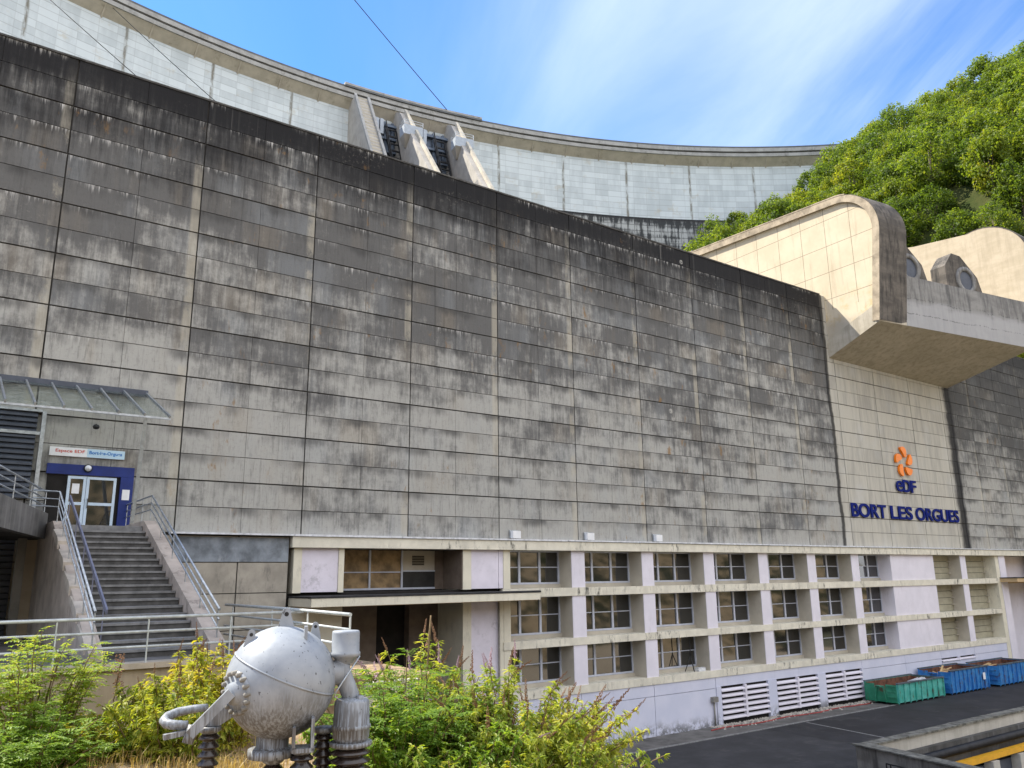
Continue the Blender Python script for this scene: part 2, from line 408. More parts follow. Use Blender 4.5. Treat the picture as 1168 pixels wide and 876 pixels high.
def damband():
    m = mat('dam_dark_band'); t = NT(m)
    u, v, _ = t.xyz(t.n('ShaderNodeUVMap').outputs[0])
    st = t.noise(t.vec(t.m('MULTIPLY', u, .9), t.m('MULTIPLY', v, .12), 1), 1, 5, .7)
    c = t.mix(t.ramp(t.m('ADD', st, t.m('MULTIPLY', t.m('SUBTRACT', t.noise(t.vec(t.m('MULTIPLY', u, .1), v, 4), .5, 3), .5), .6)), .42, .62), (.05, .053, .055), (.40, .41, .40))
    c = t.mix(t.ramp(v, 90.4, 91.3), c, (.03, .03, .032))
    jv = t.m('LESS_THAN', t.m('FRACT', t.m('DIVIDE', v, 1.42)), .12)
    ju = t.m('LESS_THAN', t.m('FRACT', t.m('DIVIDE', u, 1.6)), .1)
    c = t.mix(t.m('MULTIPLY', t.m('MAXIMUM', jv, ju), .6), c, (.06, .06, .06))
    t.out(c, .9, 0, None, .2)
    return m
M['damband'] = damband()
M['crest'] = simple('crest_concrete', (.46, .42, .345), .9, var=.12, scale=.4, bump=.2, dirt=(.22, .2, .15), dirt_amt=.6)
M['crestlight'] = simple('crest_edge', (.34, .335, .32), .9, var=.15, scale=.6, dirt=(.12, .115, .1), dirt_amt=.7, streak=True)
M['crestdark'] = simple('crest_rail', (.12, .125, .13), .8, var=.2, scale=.5)
M['pier'] = simple('pier_concrete', (.40, .375, .34), .9, var=.12, scale=.5, bump=.25, dirt=(.25, .21, .16), dirt_amt=.6, streak=True)
M['gate'] = simple('gate_steel', (.12, .15, .20), .5, .3, var=.25, scale=.6)
M['catwalk'] = simple('catwalk_panel', (.36, .40, .45), .5, .1, var=.1)

def flume_panel():
    m = mat('flume_render'); t = NT(m)
    p = t.pos(); x, y, z = t.xyz(p)
    n = t.noise(p, .5, 5)
    c = t.mix(t.ramp(n, .3, .7), (.60, .505, .36), (.68, .585, .43))
    lo = t.m('MULTIPLY', t.ramp(t.noise(p, .9, 5, .7), .5, .68), t.m('SUBTRACT', 1, t.ramp(z, 31.5, 36)))
    c = t.mix(t.m('MULTIPLY', lo, .6), c, (.58, .40, .16))
    jy = t.m('LESS_THAN', t.m('FRACT', t.m('DIVIDE', t.m('ADD', y, 100.), 2.42)), .022)
    jz = t.m('LESS_THAN', t.m('FRACT', t.m('DIVIDE', t.m('ADD', z, t.m('MULTIPLY', y, .03)), 2.42)), .022)
    up = t.m('GREATER_THAN', z, 32.9)
    dr = t.noise(t.vec(x, t.m('MULTIPLY', y, 2.2), t.m('MULTIPLY', z, .25)), 1, 6, .7)
    c = t.mix(t.m('MULTIPLY', t.ramp(dr, .52, .7), .4), c, (.40, .32, .22))
    c = t.mix(t.m('MULTIPLY', t.m('SUBTRACT', 1, t.ramp(t.m('ADD', z, t.m('MULTIPLY', n, 2.)), 32.4, 33.6)), .65), c, (.36, .33, .28))
    c = t.mix(t.m('MULTIPLY', t.m('MULTIPLY', t.m('MAXIMUM', jy, jz), up), .75), c, (.18, .14, .1))
    t.out(c, .85, 0, t.bump(t.m('SUBTRACT', t.noise(p, 8, 4), t.m('MULTIPLY', t.m('MAXIMUM', jy, jz), 2.)), .2, .02), .3)
    return m
M['flume'] = flume_panel()
M['flumerim'] = simple('flume_rim', (.40, .33, .24), .95, var=.3, scale=1.2, bump=.8, dirt=(.16, .13, .1), dirt_amt=.6)
def board_mat(name, c1, c2, dark, amt, lo=None):
    m = mat(name); t = NT(m)
    x, y, z = t.xyz(t.pos())
    n = t.noise(t.vec(t.m('MULTIPLY', x, .4), t.m('MULTIPLY', y, .4), t.m('MULTIPLY', z, 1.2)), 1, 6, .65)
    c = t.mix(t.ramp(n, .35, .65), c1, c2)
    s2 = t.noise(t.vec(t.m('MULTIPLY', x, 2.2), t.m('MULTIPLY', y, 2.2), t.m('MULTIPLY', z, .3)), 1, 5, .7)
    c = t.mix(t.m('MULTIPLY', t.ramp(s2, .42, .68), amt), c, dark)
    if lo:
        zc = t.m('ADD', z, t.m('MULTIPLY', t.m('SUBTRACT', n, .5), 2.))
        c = t.mix(t.m('MULTIPLY', t.m('SUBTRACT', 1, t.ramp(zc, lo-.7, lo+.2)), .7), c, (.42, .42, .43))
        wv = t.noise(t.vec(t.m('MULTIPLY', x, .5), t.m('MULTIPLY', y, .5), 0), 1, 5, .65)
        for zl, am in ((33.3, 1.5), (31.9, .7)):
            dl = t.m('ABSOLUTE', t.m('SUBTRACT', t.m('ADD', z, t.m('MULTIPLY', t.m('SUBTRACT', wv, .5), am)), zl))
            c = t.mix(t.m('MULTIPLY', t.m('SUBTRACT', 1, t.ramp(dl, .02, .07)), t.m('MULTIPLY', t.ramp(s2, .42, .58), .6)), c, (.08, .08, .08))
    t.out(c, .92, 0, t.bump(t.m('ADD', n, s2), .3, .04), .25)
    return m
M['lip'] = board_mat('lip_concrete', (.20, .195, .19), (.28, .275, .265), (.08, .08, .082), .75, 33.4)
M['endcap'] = board_mat('endcap_concrete', (.10, .09, .08), (.17, .15, .13), (.03, .03, .03), .8)
M['soffit'] = board_mat('soffit_concrete', (.44, .395, .31), (.52, .47, .38), (.30, .26, .2), .6)
M['farflume'] = board_mat('far_flume_concrete', (.50, .42, .30), (.58, .49, .36), (.33, .27, .19), .35)
M['retain'] = board_mat('retaining_concrete', (.38, .31, .22), (.45, .375, .275), (.24, .19, .13), .5)
M['parapet'] = board_mat('parapet_concrete', (.17, .155, .135), (.25, .235, .21), (.06, .055, .05), .8)
M['mossy'] = simple('mossy_coping', (.15, .145, .125), 1., var=.5, scale=2.5, bump=.8, dirt=(.05, .05, .04), dirt_amt=.9)
M['parapetpale'] = board_mat('pale_parapet', (.42, .40, .36), (.5, .48, .43), (.28, .26, .22), .4)
M['rampdark'] = board_mat('ramp_concrete', (.10, .098, .095), (.16, .155, .15), (.34, .33, .32), .35)

def skin_mat():
    m = mat('tank_paint'); t = NT(m)
    p = t.obj(); x, y, z = t.xyz(p)
    n = t.noise(p, 3, 5)
    c = t.mix(t.ramp(n, .3, .7), (.24, .265, .30), (.32, .345, .38))
    fl = t.noise(t.vec(t.m('MULTIPLY', x, 22), t.m('MULTIPLY', y, 22), t.m('MULTIPLY', z, 9)), 1, 3, .6)
    c = t.mix(t.m('MULTIPLY', t.ramp(fl, .65, .69), .85), c, (.06, .06, .065))
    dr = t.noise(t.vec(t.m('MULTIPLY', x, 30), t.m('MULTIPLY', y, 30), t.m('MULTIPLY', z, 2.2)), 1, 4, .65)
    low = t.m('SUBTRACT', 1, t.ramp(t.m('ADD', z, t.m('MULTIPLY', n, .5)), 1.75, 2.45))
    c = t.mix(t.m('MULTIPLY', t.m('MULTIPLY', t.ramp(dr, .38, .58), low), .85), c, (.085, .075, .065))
    t.out(c, .5, .1, t.bump(t.m('ADD', fl, n), .12, .01), .4)
    return m
M['tank'] = skin_mat()
def skip_mat(name, col, faded):
    m = mat(name); t = NT(m)
    p = t.pos(); x, y, z = t.xyz(p)
    c = t.mix(t.ramp(t.noise(p, 1.4, 6, .7), .4, .68), col, faded)
    c = t.mix(t.m('MULTIPLY', t.ramp(t.noise(t.vec(t.m('MULTIPLY', x, 4), y, t.m('MULTIPLY', z, 1.)), 1, 6, .78), .52, .64), .85), c, (.11, .055, .03))
    t.out(c, .55, 0, t.bump(t.noise(p, 3, 4), .2, .02), .4)
    return m
M['skipgreen'] = skip_mat('green_skip_paint', (.05, .36, .29), (.13, .48, .42))
M['skipgreen2'] = skip_mat('dark_green_paint', (.02, .20, .11), (.05, .30, .19))
M['skipblue'] = skip_mat('blue_skip_paint', (.02, .15, .45), (.06, .28, .58))
M['worn'] = simple('worn_skip_edge', (.07, .10, .12), .7, var=.4, scale=3, bump=.4, dirt=(.13, .06, .03), dirt_amt=.9)
def hill_mat():
    m = mat('wooded_ground'); t = NT(m)
    n = t.noise(t.pos(), .15, 6, .7)
    c = t.mix(t.ramp(n, .35, .65), (.03, .045, .012), (.07, .075, .025))
    t.out(c, 1., 0, t.bump(t.noise(t.pos(), .5, 5), .8, .5), .1)
    return m
M['hill'] = hill_mat()
def cliff_mat():
    m = mat('valley_side'); t = NT(m)
    n = t.noise(t.pos(), .06, 9, .8)
    n9 = t.noise(t.pos(), .22, 6, .7)
    c = t.mix(t.ramp(t.m('ADD', n, t.m('MULTIPLY', t.m('SUBTRACT', n9, .5), .9)), .44, .58), (.02, .028, .012), (.36, .27, .165))
    t.out(c, 1., 0, t.bump(t.noise(t.pos(), .2, 6), 1., 2.), .1)
    return m
M['cliff'] = cliff_mat()
M['ground'] = simple('valley_ground', (.09, .09, .05), 1., var=.4, scale=.1, bump=.5)
M['water'] = glass_dark('tailrace_water', (.02, .03, .025), 1.33)

# ------------------------------------------------------------------ setting
b = MB()
n = 64
b.add([(0, 0, -9)] + [(1600*math.cos(2*math.pi*i/n), 1600*math.sin(2*math.pi*i/n), -9) for i in range(n)],
      [(0, 1+i, 1+(i+1) % n) for i in range(n)])
tag(b.build('ground', M['ground']), kind='structure')

b = MB()
b.box(9.6, 140, -13.2, 3.2, -8.9, .75); b.box(10.9, 39.3, -70, -13.2, -8.9, .75)
tag(b.build('yard', M['asphalt']), kind='structure')
b = MB(); b.add([(46, -13.1, .754), (140, -13.1, .754), (140, -2.75, .754), (46.3, -2.75, .754)], [(0, 1, 2, 3)])
tag(b.build('road_patch', M['newasphalt']), kind='structure')
b = MB(); b.box(27.6, 61.6, -2.6, -.16, .70, .80)
tag(b.build('pavement', M['paving']), kind='structure')
b = MB(); b.box(27.6, 62.6, -2.75, -2.61, .68, .80)
tag(b.build('kerb', M['line']), kind='structure')
b = MB(); b.add([(50.45, -2.9, .759), (50.62, -2.9, .759), (49.5, -9.6, .759), (49.33, -9.6, .759)], [(0, 3, 2, 1)])
tag(b.build('painted_line', M['line']), kind='structure')
b = MB(); b.box(39, 140, -40, -13.2, -8.9, -6.5)
tag(b.build('tailrace_water', M['water']), kind='structure')
b = MB(); b.box(39.5, 140, -70, -40, -8.9, -3.0)
tag(b.build('far_bank', M['retain']), kind='structure')

# terrace in front of the stairs and the lower garden where the camera stands
b = MB(); b.box(-40, 9.3, -16.0, .06, -8.8, 8.5); 
tag(b.build('terrace', M['paving']), kind='structure')
b = MB(); b.box(9.31, 10.9, -20.8, -9, -8.8, 8.25); b.box(8.0, 9.3, -20.8, -16.45, -8.8, 8.35)
tag(b.build('dirt_path', M['soil']), kind='structure')
b = MB()
def gz(x, y):
    z = 7.1 + .07*math.sin(x*1.3+y*.7) + .05*math.sin(y*2.1-x)
    if y < -29.2: z += min(1.8, (-29.2-y)*.27)*max(0, min(1, (5.5-x)/4))
    return z
xs = [-60+i*1.5 for i in range(0, 36)] + [-6+i*.6 for i in range(0, 29)]
xs = sorted(set([x for x in xs if x < 10.8] + [10.85]))
ys = [-70+i*2 for i in range(14)] + [-42+i*.6 for i in range(44)] + [-15.9]
nx = len(xs)
vs = [(x, y, gz(x, y)) for y in ys for x in xs]
fs = [(j*nx+i, j*nx+i+1, (j+1)*nx+i+1, (j+1)*nx+i) for j in range(len(ys)-1) for i in range(nx-1)]
b.add(vs, fs, True)
b.add([(10.85, ys[0], -8.8), (10.85, ys[-1], -8.8), (10.85, ys[-1], gz(10.85, ys[-1])), (10.85, ys[0], gz(10.85, ys[0]))], [(0, 1, 2, 3)])
tag(b.build('garden_ground', M['soil']), kind='structure')

# hillside right of the dam
def hz(x, y):
    z = 105 - .84*(170-x) if x < 170 else 105 + .05*(x-170)
    w = max(0, min(1, (125-x)/25))
    z -= 1.3*max(0, 32-y)*w
    z -= 2.2*max(0, -2-y) + 8*max(0, 4-y)*w
    z += 1.6*math.sin(x*.11+1)*math.sin(y*.13) + .8*math.sin(x*.31)*math.sin(y*.27+2)
    return max(-8.9, z)
b = MB()
xs = [84+i*3 for i in range(80)]; ys = [-60+i*3 for i in range(75)]; nx = len(xs)
b.add([(x, y, hz(x, y)) for y in ys for x in xs], [(j*nx+i, j*nx+i+1, (j+1)*nx+i+1, (j+1)*nx+i) for j in range(len(ys)-1) for i in range(nx-1)], True)
tag(b.build('hillside', M['hill']), kind='structure')
# valley side opposite, behind the camera (the windows mirror it)
b = MB()
xs = [-300+i*12 for i in range(52)]; ys = [-260+i*8 for i in range(19)]; nx = len(xs)
def vz(x, y):
    return max(-9.1, -9 + (-118-y)*.62 + 7*math.sin(x*.03+1)*math.sin(y*.05) + 3*math.sin(x*.11)*math.sin(y*.14+1))
b.add([(x, y, vz(x, y)) for y in ys for x in xs], [(j*nx+i, j*nx+i+1, (j+1)*nx+i+1, (j+1)*nx+i) for j in range(len(ys)-1) for i in range(nx-1)], True)
tag(b.build('opposite_hillside', M['cliff']), kind='structure')

# ------------------------------------------------------------------ power station
PS = thing('power_station', 'long grey stained concrete power station with three rows of deep windows at its foot', 'power station', (45, 0, .75))
X0, PITCH, ZT, RH = 3.55, 5.95, 34.35, 1.2056
def panels(xa, xb, rnd, zt=ZT, rows=18):
    b = MB()
    k0 = math.floor((xa - X0)/PITCH); k = k0
    tone_col = {}
    while X0 + k*PITCH < xb:
        a = X0 + k*PITCH
        mid = a + PITCH*(.5 if k % 2 else .52)
        for r in range(rows):
            z1 = zt - r*RH; z0 = z1 - RH
            gt = .033 if r % 2 == 0 else .016
            gb = .016 if r % 2 == 0 else .033
            if r == 0: gt = 0
            base = 1 + rnd.uniform(-.07, .07)
            parts = [(a+.035, mid-.008), (mid+.008, a+PITCH-.035)]
            if r % 3 == 2: 
                q = a + PITCH*rnd.choice((.25, .75)); 
                parts = [(a+.035, mid-.008), (mid+.008, a+PITCH-.035)]
            for (p, q) in parts:
                p = max(p, xa); q = min(q, xb)
                if q - p < .05: continue
                b.tone = base + rnd.uniform(-.06, .06)
                dy = rnd.uniform(-.006, .006)
                b.box(p, q, dy, .09, z0+gb, z1-gt)
        k += 1
    return b
pr = random.Random(3)
panels(-26.2, 61.75, pr).build('wall_panelling', M['wall'], PS)
panels(61.75, 82.45, pr).build('pale_bay_panelling', M['bay'], PS)['label'] = 'pale cream concrete bay behind the lettering'
panels(82.45, 128.5, pr).build('wall_panelling', M['wall'], PS)
b = MB(); b.box(-26.2, 128.5, .07, 28, 12.62, 34.33); b.build('wall_core', M['joint'], PS)
b = MB(); b.box(-26.3, 61.9, -.05, .5, 34.36, 34.46); b.box(82.3, 128.5, -.05, .5, 34.36, 34.46); b.box(-26.2, 128.5, .52, 28, 34.34, 34.42)
b.build('roof', M['darkcore'], PS)
# lower mass
b = MB(); b.box(-26.2, 14.9, .07, 28, -8.8, 12.6); b.box(14.9, 128.5, 3.3, 28, -8.8, 12.6); b.build('lower_core', M['joint'], PS)
# lower-left panels
b = MB()
zs = [12.56, 11.36, 9.95, 8.3, 6.4, 4.5, 2.6, .7]
for i in range(7):
    for xa in (-2.4, 3.55, 9.5, 12.45):
        xb = {-2.4: 3.5, 3.55: 9.46, 9.5: 12.43, 12.45: 14.88}[xa]
        b.box(xa+.02, xb-.02, 0, .09, zs[i+1]+.02, zs[i]-.02)
b.build('plinth_panelling', simple('plinth_concrete', (.36, .33, .28), .95, var=.2, scale=.8, bump=.3, dirt=(.13, .12, .11), dirt_amt=.6, streak=True), PS)
b = MB(); b.box(9.5, 14.86, -.03, -.002, 11.38, 12.5); b.build('slate_strip', simple('bluish_stained_strip', (.20, .225, .255), .8, var=.4, scale=1.2, dirt=(.45, .47, .5), dirt_amt=.8, streak=True), PS)
# cornice, flashing
b = MB(); b.box(14.95, 128, -.28, 1.3, 12.06, 12.58); b.build('cornice', M['slab'], PS)
b = MB()
x = 9.3
while x < 128:
    w = min(rnd.uniform(5.5, 6.2), 128-x)
    b.box(x, x+w-.03, -.36+rnd.uniform(-.01, .01), .0, 12.6+rnd.uniform(-.008, .012), 12.69+rnd.uniform(-.008, .012)); x += w
b.build('flashing', M['flash'], PS)
LV = [(9.88, 12.06), (6.98, 9.40), (4.27, 6.55)]
SL = [(9.40, 9.88), (6.55, 6.98), (3.82, 4.27)]
for i, (a, c) in enumerate(SL):
    b = MB()
    if i == 0: b.box(30.2, 87.35, -.09, 1.3, a, c); b.box(27.55, 30.19, -.02, 1.3, a, c)
    else: b.box(27.55, 87.35, -.09, 1.3, a, c)
    b.build('floor_slab', M['slab'], PS)
# bays
pil = [(27.6, 28.08)] + [(33.2 + 5.95*k - .53, 33.2 + 5.95*k + .53) for k in range(6)]
pil += [(68.35, 75.52), (80.4, 81.43), (87.38, 89.4)]
def pillar(x0, x1, face, levels=LV, outer=None):
    b = MB()
    for (a, c) in levels: b.box(x0, x1, .012, 1.3, a, c)
    o = b.build('pillar', M['reveal'], PS)
    f = MB()
    for (a, c) in levels: f.box(x0+.004, x1-.004, -.03, .01, a+.003, c-.003)
    f.build('pillar_face', face, o)
pillar(27.6, 28.08, M['cream'])
for (x0, x1) in pil[1:7]: pillar(x0, x1, M['pink'])
pillar(*pil[8], M['pink'])
b = MB()
for (a, c) in LV: b.box(68.35, 75.52, .0, 1.3, a+.003, c-.003)
b.build('blind_panel', M['pink'], PS)
# end pillar
b = MB(); b.box(87.38, 88.1, -.02, 1.3, .76, 12.05); b.build('end_pillar', M['cream'], PS)
b = MB(); b.box(88.12, 89.4, -.06, 1.3, .76, 12.05); b.build('end_pillar', M['pink'], PS)

def window(x0, x1, z0, z1, y=1.18, splits=3, base=.22):
    f = MB()
    zb = z0 + base
    f.box(x0, x1, y, y+.1, zb, zb+.11); f.box(x0, x1, y, y+.1, z1-.07, z1-.005)
    w = (x1-x0)/splits
    zm = zb + .11 + (z1-.07-zb-.11)*.5
    for k in range(splits+1):
        xc = x0 + k*w; t = .075
        xa = max(x0, xc-t); xb_ = min(x1, xc+t)
        if xb_-xa < .1:
            if k == 0: xb_ = x0+.1
            else: xa = x1-.1
        f.box(xa, xb_, y-.015, y+.085, zb+.111, z1-.071)
    for k in range(splits):
        f.box(x0+k*w+.08, x0+(k+1)*w-.08, y+.01, y+.075, zm-.028, zm+.028)
    fo = f.build('window', M['frame'], PS)
    p = MB()
    for k in range(splits):
        a = x0+k*w+.06; c = x0+(k+1)*w-.06
        for (u, v) in ((zb+.1, zm), (zm, z1-.06)):
            r1, r2 = rnd.uniform(-.012, .012), rnd.uniform(-.008, .008)
            p.add([(a, y+.06-r1-r2, u), (c, y+.06+r1-r2, u), (c, y+.06+r1+r2, v), (a, y+.06-r1+r2, v)], [(0, 1, 2, 3)])
    p.build('pane', M['pane'], fo)
    s = MB(); s.box(x0, x1, y-.12, y+.1, z0+.002, zb-.004)
    s.build('sill', M['reveal'], fo)
edges = [28.08] + [e for p in pil[1:7] for e in p] + [68.35]
for i in range(7):
    for (a, c) in LV: window(edges[2*i], edges[2*i+1], a, c)
# back of window bays
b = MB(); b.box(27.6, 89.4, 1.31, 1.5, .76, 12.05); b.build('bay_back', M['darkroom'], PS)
# shuttered bays on the right
for (x0, x1) in ((75.52, 80.4), (81.43, 87.38)):
    for (a, c) in LV:
        b = MB(); nz = 4; h = (c-a)/nz
        for k in range(nz): b.box(x0, x1, 1.12, 1.28, a+k*h+.02, a+(k+1)*h-.02)
        o = b.build('shutter', M['olive'], PS)
        for k in range(1, nz):
            g = MB(); g.box(x1-.35, x1-.01, .95, 1.11, a+k*h-.05, a+k*h+.05); g.build('shutter_guide', M['reveal'], o)
# base wall
b = MB()
for (xa, xb) in ((27.6, 33.13), (33.17, 39.16), (39.2, 44.95), (62.4, 68.8), (68.84, 74.75), (80.85, 87.3)):
    b.box(xa, xb, -.03, .3, .55, 3.10); b.box(xa, xb, -.03, .3, 3.13, 3.815)
b.box(74.79, 80.81, -.03, .3, .55, 2.80); b.box(74.79, 80.81, -.03, .3, 3.13, 3.815)
b.box(45.0, 62.35, -.03, .3, 3.2, 3.815)
for (xa, xb) in ((44.97, 45.45), (50.48, 51.42), (56.4, 57.36), (62.25, 62.38)): b.box(xa, xb, -.08, .3, .55, 3.19)
b.build('base_wall', base_paint(), PS)
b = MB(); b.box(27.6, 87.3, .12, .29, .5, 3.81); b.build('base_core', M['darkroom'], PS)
def vent(x0, x1, z0, z1, nb, name='louvre_vent'):
    f = MB(); w = x1-x0
    h = (z1-z0)/nb
    for k in range(nb):
        zc = z0 + (k+.5)*h
        f.prism([(x0, -.12, zc-h*.42), (x0, -.12, zc-h*.20), (x0, .09, zc+h*.10), (x0, .09, zc-h*.12)], (w, 0, 0))
    f.box((x0+x1)/2-.09, (x0+x1)/2+.09, -.13, .09, z0, z1)
    return f.build(name, M['pink'], PS)
vent(45.47, 50.46, 1.05, 3.17, 6); vent(51.44, 56.38, 1.05, 3.17, 6); vent(57.38, 62.23, 1.05, 3.17, 6)
vent(74.85, 80.75, 2.82, 3.11, 1)
b = MB(); b.tube([(44.6, -.12, 2.3), (44.6, -.12, .8)], .05); b.box(44.35, 44.85, -.3, -.04, 2.3, 2.62); b.build('service_box', M['core'], PS)
# left entrance block
for q in ((15.14, 15.55, -.04, 2.2, 9.9, 12.05), (17.49, 17.78, -.04, 2.2, 9.9, 12.05), (24.86, 25.4, -.04, 2.2, 9.9, 12.05),
          (24.86, 25.4, -.04, 3.2, .76, 9.28), (15.0, 17.78, 0, 3.2, .76, 9.28), (27.3, 27.59, -.02, 2.2, .76, 9.28)):
    b = MB(); b.box(*q); b.build('entrance_pillar', M['cream'], PS)
b = MB(); b.box(15.56, 17.48, .02, 2.2, 9.93, 12.05); 
DIRTY = simple('lavender_paint_dirty_foot', (.70, .66, .74), .75, var=.06, scale=1, dirt=(.12, .12, .12), dirt_amt=.35)
b.build('blind_panel', DIRTY, PS)
for q in ((25.42, 27.28, .02, 2.2, 9.93, 12.05), (25.42, 27.28, .02, 2.2, .76, 9.28), (27.3, 27.59, .0, 2.2, 9.93, 12.05)):
    b = MB(); b.box(*q); b.build('blind_panel', DIRTY, PS)
b = MB(); b.box(17.78, 24.86, 2.0, 2.2, 9.93, 12.05); b.box(24.80, 24.858, .0, 1.99, 9.93, 12.05); b.build('recess_wall', M['duskwall'], PS)
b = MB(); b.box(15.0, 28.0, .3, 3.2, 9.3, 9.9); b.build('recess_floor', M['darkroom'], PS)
f = MB()
for xm in (18.2, 20.15, 22.1): f.box(xm-.05, xm+.05, 1.86, 1.95, 10.05, 12.04)
f.box(17.8, 22.1, 1.87, 1.94, 10.85, 10.91); f.box(17.8, 24.2, 1.86, 1.95, 9.95, 10.05); f.box(22.1, 24.2, 1.87, 1.94, 10.9, 10.97)
fo = f.build('window', M['frame'], PS)
p = MB(); p.box(17.8, 22.08, 1.955, 1.99, 10.0, 12.04); p.build('pane', M['brownboard'], fo)
p = MB(); p.box(22.15, 24.2, 1.90, 1.99, 10.05, 10.9); p.build('panel', M['black'], fo)
p = MB(); p.box(22.15, 24.2, 1.93, 1.99, 10.97, 12.04); o = p.build('panel', M['reveal'], fo)
p = MB()
for k in range(6): p.box(22.75, 23.5, 1.88, 1.925, 11.25+k*.09, 11.31+k*.09)
p.build('vent_grille', M['black'], fo)
b = MB(); b.box(17.8, 21.2, 3.0, 3.25, 5.5, 9.28); b.box(23.0, 24.84, 2.6, 3.25, 5.5, 9.28); b.build('recess_wall', M['duskwall'], PS)
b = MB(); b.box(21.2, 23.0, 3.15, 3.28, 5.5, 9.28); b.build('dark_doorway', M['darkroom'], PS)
b = MB(); b.tube([(27.2, -.1, 9.2), (27.2, -.1, .8)], .06); b.build('downpipe', M['core'], PS)
# concrete canopy
b = MB(); b.prism([(15.06, .25, 9.3), (15.06, -2.62, 9.3), (28.9, -1.75, 9.3), (30.15, -.10, 9.3), (30.15, .25, 9.3)], (0, 0, .38))
cp = b.build('entrance_canopy', M['cream'], PS)
b = MB(); b.prism([(15.02, .25, 9.70), (15.02, -2.66, 9.70), (28.93, -1.79, 9.70), (30.18, -.14, 9.70), (30.18, .25, 9.70)], (0, 0, .07)); b.build('roofing', M['roofblack'], cp)
b = MB(); b.prism([(15.2, .2, 9.27), (15.2, -2.5, 9.27), (28.8, -1.65, 9.27), (29.9, 0, 9.27), (29.9, .2, 9.27)], (0, 0, .027)); b.build('soffit', M['tan'], cp)
# right end: second recess and canopy
b = MB(); b.box(89.42, 100, 2.0, 2.3, .76, 12.05); b.build('recess_wall', M['pink'], PS)
b = MB(); b.box(89.42, 98, .0, 3, 9.35, 9.9); b.box(87.9, 98, -1.6, 0, 9.5, 9.85); b.build('side_canopy', M['tan'], PS)
b = MB(); b.box(87.85, 98.05, -1.65, .0, 9.86, 9.95); b.build('roofing', M['roofblack'], PS)
for k in range(3):
    b = MB(); b.box(91.2, 91.55, 1.7, 1.99, 2.6+k*2.1, 2.8+k*2.1); b.build('wall_lamp', M['olive'], PS)
b = MB(); b.box(98, 128, .05, .3, .6, 12.05); b.build('end_wall', M['core'], PS)

# entrance opening and door on the landing
b = MB(); b.box(4.2, 7.6, -.14, -.01, 14.99, 15.42); b.box(7.08, 7.6, -.14, -.01, 12.62, 14.985); b.build('door_surround', M['navy'], PS)
b = MB(); b.box(4.26, 5.02, -.05, -.012, 12.62, 14.97); b.build('dark_doorway', M['darkroom'], PS)
b = MB(); b.box(6.93, 7.075, -.05, -.012, 12.62, 14.97); b.build('door_jamb', M['darkroom'], PS)
def leaf(x0, x1):
    d = MB(); z0, z1 = 12.64, 14.93
    d.box(x0, x0+.11, -.12, -.03, z0, z1); d.box(x1-.11, x1, -.12, -.03, z0, z1)
    for (a, c) in ((z0, z0+.16), (13.72, 13.84), (z1-.11, z1)): d.box(x0+.111, x1-.111, -.115, -.03, a, c)
    o = d.build('glass_door', M['doorwhite'], PS)
    g = MB(); g.box(x0+.1, x1-.1, -.08, -.06, z0+.1, z1-.1); g.build('pane', M['pane'], o)
    return o
l1 = leaf(5.03, 5.74)
l2 = leaf(5.76, 6.92)
b = MB(); b.beam((5.86, -.17, 13.6), (5.86, -.17, 14.0), .03, .03); b.beam((5.86, -.17, 13.62), (5.86, -.11, 13.62), .03, .03); b.beam((5.86, -.17, 13.98), (5.86, -.11, 13.98), .03, .03); b.build('handle', M['black'], l2)
b = MB(); b.box(5.22, 5.5, -.086, -.081, 14.2, 14.62); b.build('door_notice', M['white'], l1)
b = MB(); b.box(7.18, 7.48, -.15, -.142, 14.0, 14.45)
tag(b.build('paper_notice', M['white']), 'white paper notice on the blue door jamb', 'notice')
# louvred cladding left of the door
b = MB()
nk = 16
for k in range(nk):
    z = 13.9 + k*.226
    b.prism([(-8, -.05, z), (-8, -.20, z+.02), (-8, -.20, z+.10), (-8, -.09, z+.215), (-8, -.05, z+.215)], (11.65, 0, 0))
cl = b.build('louvred_cladding', M['slate'], PS)
b = MB(); b.box(3.80, 3.95, -.26, -.02, 12.62, 17.56); b.box(-8, 3.79, -.24, -.02, 17.52, 17.62); b.box(-8, 3.79, -.24, -.21, 16.55, 16.68); b.build('cladding_frame', M['galv'], cl)
# roller shutter under the landing
b = MB()
for k in range(17): b.prism([(-8, -.02, 8.5+k*.24), (-8, -.10, 8.52+k*.24), (-8, -.10, 8.68+k*.24), (-8, -.02, 8.735+k*.24)], (11.4, 0, 0))
b.build('roller_shutter', M['slate'], PS)

# ------------------------------------------------------------------ wall lamps, notices, writing
def text_mesh(body, size, name, matl, origin, width=None, parent=None, extrude=.04, offset=.0, height=None):
    cu = bpy.data.curves.new('text', 'FONT'); cu.body = body; cu.size = size; cu.extrude = extrude; cu.offset = offset
    cu.resolution_u = 10
    to = bpy.data.objects.new('text', cu); COL.objects.link(to)
    bpy.context.view_layer.update()
    ev = to.evaluated_get(bpy.context.evaluated_depsgraph_get())
    me = bpy.data.meshes.new_from_object(ev)
    bpy.data.objects.remove(to)
    xs = [v.co.x for v in me.vertices]; ysv = [v.co.y for v in me.vertices]
    sx = (width/(max(xs)-min(xs))) if width else 1
    sy = (height/(max(ysv)-min(ysv))) if height else 1
    off = wloc(parent) if parent else Vector((0, 0, 0))
    for v in me.vertices:
        x, y, z = v.co
        v.co = Vector((origin[0]+(x-min(xs))*sx, origin[1]-z, origin[2]+(y-min(ysv))*sy)) - off
    me.materials.clear(); me.materials.append(matl); me.name = name
    o = bpy.data.objects.new(name, me); COL.objects.link(o)
    if parent: o.parent = parent
    return o

